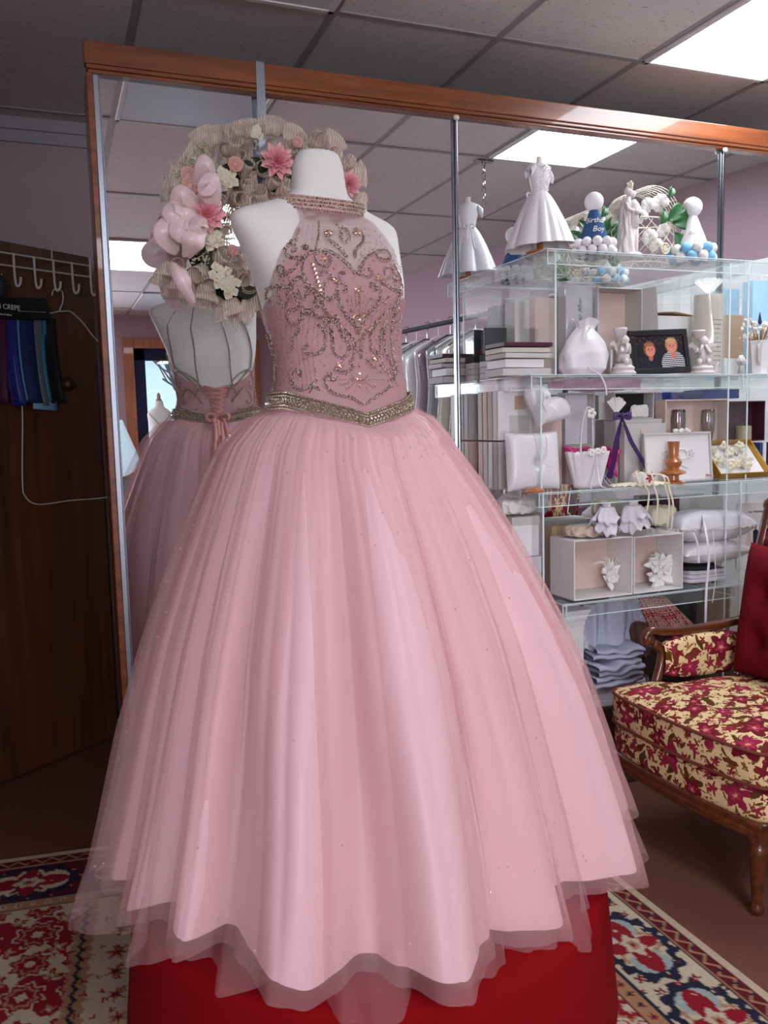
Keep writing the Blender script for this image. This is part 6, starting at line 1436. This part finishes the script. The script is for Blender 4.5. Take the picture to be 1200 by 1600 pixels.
card_box('white_case', 'narrow white carton right of the brown case behind the red cushion', 'case', 1141, 1160, 916, -.15, .302, .08, M['white'], z1=S4-.065)

# ---------------------------------------------------------------- wreath on its over-the-door strap
def Wp(x, y, Y=-.07): return Vector(at(150+x/2.553, 90+y/2.553, Y))
hg = thing('wreath_hanger', 'white metal strap hooked over the mirror header, carrying the flower wreath', 'hanger', (float(at(406, 105, -.04)[0]), -.04, 2.3))
b = MB(); xa, xb = W2(400, 413, 110, -.038); b.box(xa, xb, -.040, -.037, 2.10, ZT+.003).box(xa, xb, -.040, .14, ZT+.001, ZT+.004).box(xa, xb, .137, .14, ZT-.06, ZT+.003).box(xa, xb, -.062, -.037, 2.10, 2.103).box(xa, xb, -.062, -.059, 2.10, 2.125)
b.build('strap', M['alum'], hg, smooth=False, world=True)
WC = Wp(660, 690); WR = .25
wr_ = thing('flower_wreath', 'large round wreath of beige mesh curls, pink dahlias and satin ribbon hanging on the mirror', 'wreath', tuple(WC))
b = MB().tube([WC+Vector((WR*.80*math.cos(a), .0, WR*.80*math.sin(a))) for a in [2*PI*i/60 for i in range(60)]], .022, 10, True); b.build('wreath_ring', mat('dark_green_vine', (54,58,40), .9, bump=.8, bscale=90), wr_, world=True)
MESH = sheer('beige_deco_mesh', (240,226,214), .85, stripes=42); 
def curl(p, d, r, L, seed):
    b = MB(); d = Vector(d).normalized(); X = d.orthogonal().normalized(); Y_ = d.cross(X); rr = random.Random(seed); fl = rr.uniform(.0,.5)
    def f(u, v):
        a = 2*PI*1.22*u; q = r*(1-.22*u)*(1+fl*v); w_ = p+d*(L*(v-.3))+X*(q*math.cos(a))+Y_*(q*math.sin(a)); return tuple(w_)
    b.grid(f, 26, 7).build('mesh_curl', MESH, wr_, world=True, solid=.0012, angle=180)
CU = [(545,365,26),(590,395,24),(700,495,34),(745,535,34),(600,500,36),(625,510,30),(650,440,30),(560,560,32),(605,580,30),(485,810,36),(548,805,34),(580,870,30),(420,850,34),(540,700,32),(528,655,28),(870,350,34),(820,380,32),(555,310,32),(700,350,30),(800,345,28),(930,395,34),(1000,430,32),(1030,560,28),(620,900,34),(900,330,30),(660,560,34),(500,560,30),(430,500,30),(380,700,34),(470,740,30),(760,450,34),(560,440,28),
      (475,600,30),(520,520,28),(590,450,28),(470,660,28),(520,760,30),(450,880,30),(520,860,30),(610,540,30),(680,420,30),(760,380,30),(840,420,30),(960,470,30),(350,560,28),(320,650,28),(600,830,32),(560,640,30),
      (1045,640,30),(990,560,30),(330,820,26),(640,820,32),(620,760,30)]
rw = random.Random(12)
for i, (x, y, r) in enumerate(CU):
    q = Wp(x, y, -.075); o_ = (q-WC); o_.y = 0; dd = o_.normalized()*rw.uniform(-.2, 1.0)+Vector((rw.uniform(-.6,.6), -1.1, rw.uniform(-.6,.6))); curl(q, dd, r/2.553/FPX*2.75*.80, .055, i)
# long flaring mesh ends
for x, y, dx, dz, sd in ((430,330,-.5,.9,1),(700,290,.1,1,2),(300,840,-.3,-1,3),(590,1000,.9,-.5,4),(540,985,.3,-.9,5),(870,400,.9,.5,6),(345,890,-.1,-1,7),(560,320,-.1,1,8),(390,400,-.8,.5,9),(620,300,.0,1,10),(780,320,.4,.9,11),(940,350,.7,.8,12),(1030,470,1,.2,13),(330,480,-1,.2,14),(470,330,-.4,1,15),(640,960,.6,-.8,16),(440,930,-.2,-1,17),(1030,620,1,-.3,18)):
    p = Wp(x, y, -.07); d = Vector((dx,-.15,dz)).normalized(); q = Vector((-d.z,0,d.x)); L_ = .05
    b = MB().grid(lambda u, v: tuple(p+d*(L_*(v-.35))+q*((u-.5)*(.045+.05*v))+Vector((0,-.015*math.sin(PI*u)*(1+v)+.004*math.sin(9*v+sd),0))), 14, 10); b.build('mesh_end', MESH, wr_, world=True, solid=.0008, angle=180)
def petal_ring(b, c, n_, L_, wd, tilt, fwd, phase, cup=.3):
    for k in range(n_):
        a = 2*PI*k/n_+phase; d = Vector((math.cos(a)*math.cos(tilt), -math.sin(tilt), math.sin(a)*math.cos(tilt))); s = Vector((-math.sin(a), 0, math.cos(a))); up = d.cross(s)
        if up.y > 0: up = -up
        b.grid(lambda u, v: tuple(c+Vector((0,fwd,0))+d*(L_*v)+s*((u-.5)*wd*math.sin(PI*min(.995, .08+v*.9))**.75*(1.0 if v < .8 else 1-(v-.8)*1.5))+up*(cup*wd*(abs(u-.5)*2)**2*(1-v*.5))), 5, 8)
def dahliam():
    m = bpy.data.materials.new('dahlia_petals'); m.use_nodes = True; n = NT(m)
    a = n.node('ShaderNodeAttribute', attribute_name='paint'); n.t.links.new(a.outputs[0], n.b.inputs['Base Color']); n.b.inputs['Roughness'].default_value = .6; return m
DM = dahliam()
for x, y, r in ((722,415,72),(440,625,76),(1008,505,56)):
    c = Wp(x, y, -.125); R_ = r/2.553/FPX*2.72
    d_ = MB(); cols = []
    for n_, L_, wd, tl, fw, ph in ((9,1.0,.50,.12,0,0),(8,.84,.42,.3,-.1,.4),(9,.62,.30,.55,-.16,.1),(8,.42,.22,.85,-.2,.3),(6,.28,.16,1.1,-.22,0)):
        s0 = len(d_.v); petal_ring(d_, c, n_, L_*R_, wd*R_, tl, fw*R_, ph)
        for v in d_.v[s0:]:
            q = min(1, (Vector(v)-c).length/R_); cols.append(C(206,72,92)*(1-q**1.3)+C(244,196,200)*q**1.3)
    d_.build('dahlia', DM, wr_, world=True, cols=np.array(cols), angle=180)
for x, y, r, cc in ((553,430,34,(222,168,150)),(372,515,40,(222,170,156)),(365,470,34,(226,176,164)),(800,340,26,(220,166,160)),(545,770,24,(214,160,152))):
    c = Wp(x, y, -.11); R_ = r/2.553/FPX*2.72; b = MB()
    for n_, L_, tl in ((5,1,.25),(5,.85,.6),(4,.7,.95),(3,.5,1.25)): petal_ring(b, c, n_, L_*R_, 1.5*R_*L_, tl, 0, n_*.7+tl*3, .45)
    b.ball(c+Vector((0,-.3*R_,0)), .35*R_)
    b.build('rose', mat('peach_silk_%d' % x, cc, .6), wr_, world=True, solid=.0006, angle=180)
HC = mat('hydrangea_cream', (226,216,190), .65)
for x, y, n_, sp in ((515,485,9,42),(495,870,9,46),(535,915,8,40),(460,725,9,40),(430,560,5,28),(640,300,4,20)):
    b = MB(); 
    for k in range(n_):
        a = k*2.4; q = sp*math.sqrt(k/n_); c = Wp(x+q*math.cos(a), y+q*math.sin(a), -.105-.012*(1-k/n_)); petal_ring(b, c, 4, .016, .017, .25, 0, k*.7, .2)
    b.build('hydrangea', HC, wr_, world=True, solid=.0005, angle=180)
SPG = mat('pale_green_sprig', (176,178,142), .8)
for x, y, dx, dz in ((430,400,-.9,.5),(410,430,-1,.3),(640,330,.1,1),(640,310,-.05,1),(350,470,-1,.1),(435,820,-.3,-.7),(420,440,-.7,.7),(450,380,-.5,.9),(420,790,-.6,-.4)):
    b = MB(); p = Wp(x, y, -.10); d = Vector((dx,-.2,dz)).normalized(); b.tube([p-d*.03, p+d*.035], .0015, 5)
    for k in range(20): b.ball(p+d*(-.02+.055*k/20)+Vector((rw.uniform(-.010,.010), rw.uniform(-.006,.006), rw.uniform(-.010,.010))), rw.uniform(.002,.0042), 6, 4)
    b.build('sprig', SPG, wr_, world=True)
# satin ribbon loops and tails
PS = mat('blush_satin', (238,208,208), .3, var=.02, sheen=.3)
def loop(p0, mid, p1, wd, sd, name='ribbon_loop'):
    P = spline([Wp(*p0), Wp(*mid), Wp(*p1)], 10); b = MB(); n_ = len(P)
    def f(u, v):
        fi = v*(n_-1); i = min(int(fi), n_-2); pp = P[i].lerp(P[i+1], fi-i); t = (P[-1]-P[0])*.0+(P[min(i+3,n_-1)].lerp(P[min(i+4,n_-1)], fi-i)-P[max(i-3,0)].lerp(P[max(i-2,0)], fi-i)); t = t.normalized(); s = Vector((-t.z,0,t.x)); w_ = wd*(.35+.65*math.sin(PI*v)**.6)
        return tuple(pp+s*((u-.5)*w_)+Vector((0,-.040*math.sin(PI*v)-.016*math.sin(PI*u)+.004*math.sin(4*v+sd+2*u),0)))
    b.grid(f, 14, 31).build(name, PS, wr_, world=True, solid=.0015, angle=180)
loop((410,600,-.10),(330,700,-.14),(420,700,-.11),.075,1); loop((400,610,-.10),(300,640,-.13),(360,580,-.11),.070,2); loop((410,620,-.10),(270,710,-.12),(330,770,-.10),.075,3)
loop((420,640,-.11),(380,740,-.15),(360,800,-.12),.070,4); loop((410,600,-.11),(330,560,-.13),(310,620,-.10),.060,5); loop((440,580,-.12),(440,520,-.15),(470,600,-.12),.085,6)
loop((400,520,-.11),(430,450,-.14),(470,480,-.11),.070,7); loop((430,640,-.12),(400,690,-.15),(440,700,-.12),.060,8)
loop((300,820,-.09),(330,900,-.10),(390,985,-.09),.040,9,'ribbon_tail'); loop((330,840,-.09),(350,900,-.09),(345,960,-.09),.036,10,'ribbon_tail')

# ---------------------------------------------------------------- what the mirror shows behind the camera
f2 = thing('dress_form', 'bare white dress form with dark seam lines by the street door, seen in the mirror', 'mannequin', (1.17, -7.0, 0))
RG = [(.9,.10,.085),(1.0,.118,.09),(1.08,.098,.075),(1.18,.088,.07),(1.3,.115,.095),(1.42,.128,.09),(1.5,.135,.068),(1.54,.10,.055),(1.57,.052,.045),(1.63,.045,.042),(1.64,.04,.038)]
MB().grid(lambda u, v: (float(np.interp(.9+.74*v, [r[0] for r in RG], [r[1] for r in RG]))*math.cos(2*PI*u), float(np.interp(.9+.74*v, [r[0] for r in RG], [r[2] for r in RG]))*math.sin(2*PI*u), .9+.74*v), 40, 40, cu=True).build('torso', M['form'], f2, angle=180)
MB().lathe([(.03,1.635),(.035,1.65),(.02,1.665),(.022,1.70),(.008,1.73)], 20).build('neck_finial', M['tan'], f2)
b = MB()
for s in (-1, 1): b.tube([(s*(.12-.03*k), (.062+.006*k+.01*math.sin(k))*1.15, 1.50-.036*k) for k in range(8)], .003, 5)
b.build('seam_tape', M['char'], f2)
MB().lathe([(.015,.03),(.015,.92)], 12).lathe([(.17,0),(.16,.02),(.03,.035)], 24).build('stand', M['metal'], f2)
tg = thing('teal_gown', 'teal gown under a pale wrap hanging at the far left of the mirror', 'dress', (.53, -5.0, 0))
MB().grid(lambda u, v: ((.05+.24*v)*math.cos(2*PI*u)*(1+.06*math.sin(8*2*PI*u)*v), (.05+.2*v)*math.sin(2*PI*u), 1.30-1.25*v), 80, 20, cu=True).build('skirt', M['teal'], tg, angle=180)
MB().grid(lambda u, v: (.02+(.06+.16*v)*math.cos(2*PI*u), .01+(.06+.14*v)*math.sin(2*PI*u), 1.42-.45*v+.04*math.sin(3*2*PI*u)*v), 60, 12, cu=True).build('wrap_cloth', mat('pale_blue_wrap', (196,216,226), .5), tg, angle=180)
MB().lathe([(.012,0),(.012,1.45)], 12).lathe([(.12,0),(.12,.02)], 20).build('stand', M['metal'], tg)
t = thing('covered_table', 'low table under a pale aqua cloth by the street door, seen in the mirror', 'table', (1.25, -6.1, 0)); MB().box(-.35,.35,-.3,.3,0,.82).build('tablecloth', mat('aqua_cloth', (176,214,214), .7), t, smooth=False, bevel=.02)
# garment rail along the right wall
ra, rb_ = Vector((2.74, -1.35, 2.02)), Vector((2.42, -4.3, 2.02)); rd = (rb_-ra).normalized(); sd_ = Vector((-rd.y, rd.x, 0))
gr = thing('garment_rail', 'long dark metal garment rail full of wrapped gowns, seen in the mirror behind the shelves', 'clothes rail', (2.58, -2.8, 0))
MB().tube([ra, rb_], .016, 10).build('rail', M['char'], gr, world=True)
for q in (ra, rb_): MB().tube([q, (q.x, q.y, .02)], .016, 10).tube([(q.x-.25,q.y,.02),(q.x+.25,q.y,.02)], .016, 8).build('post', M['char'], gr, world=True)
gcols = [((198,196,200),'pale grey'),((96,34,50),'maroon'),((40,44,54),'charcoal'),((226,220,214),'white'),((58,110,116),'teal'),((150,136,140),'mauve grey'),((216,206,190),'ivory'),((70,70,84),'slate'),((120,40,60),'wine'),((232,228,226),'snow white'),((170,166,172),'silver'),((30,32,40),'black'),((206,196,186),'champagne'),((94,110,122),'steel blue'),((60,30,44),'plum'),((222,216,220),'pearl'),((190,184,176),'sand'),((214,208,214),'ash white')]
WRAP2 = sheer('garment_bag_film', (226,230,232), .34, .35, .16, .4); gm = {}
for i, (cc, cn) in enumerate(gcols):
    p = ra+rd*(.12+.155*i); ang = math.atan2(sd_.y, sd_.x)+random.Random(i).uniform(-.15,.15)
    t = thing('wrapped_gown', cn+' gown in clear film on the garment rail seen in the mirror', 'gown', (p.x, p.y, 0), ang, 'wrapped gowns on the garment rail')
    MB().tube(spline([(-.205,0,1.83),(-.08,0,1.90),(0,0,1.93),(.08,0,1.90),(.205,0,1.83)], 5), .007, 6).tube(spline([(0,0,1.93),(0,0,1.99),(.022,0,2.02),(.02,0,2.045),(0,0,2.052),(-.018,0,2.04)], 5), .003, 6).build('clothes_hanger', M['metal'] if i % 2 else M['white'], t)
    L_ = 1.05+.3*((i*7) % 4)/3
    def g(u, v, k=1.0, f_=5): a = 2*PI*u; w_ = np.interp(v, [0,.06,.3,1], [.05,.19,.17,.26])*k; d = np.interp(v, [0,.06,.3,1], [.015,.035,.045,.06])*k; return (w_*math.copysign(abs(math.cos(a))**.7, math.cos(a))*(1+.05*math.sin(f_*a)*v), d*math.sin(a)*(1+.15*math.sin(9*a+i)*v), 1.90-L_*v)
    MB().grid(g, 48, 14, cu=True).build('gown_cloth', mat('gown_'+cn.replace(' ', '_'), cc, .6), t, angle=180)
    MB().grid(lambda u, v: g(u, v*1.03, 1.12+.04*math.sin(9*u+i), 7), 48, 16, cu=True).build('film_bag', WRAP2, t, angle=180)
# tall white screen by the right wall
tag(MB().box(-.02,.02,-.9,.9,0,2.13).build('white_partition_screen', M['white'], smooth=False, bevel=.003), 'tall plain white screen along the mauve wall, seen in the mirror above the shelf', 'screen').matrix_world = T(3.42, -.95, 0) @ rotM('Z', -math.atan(.135))
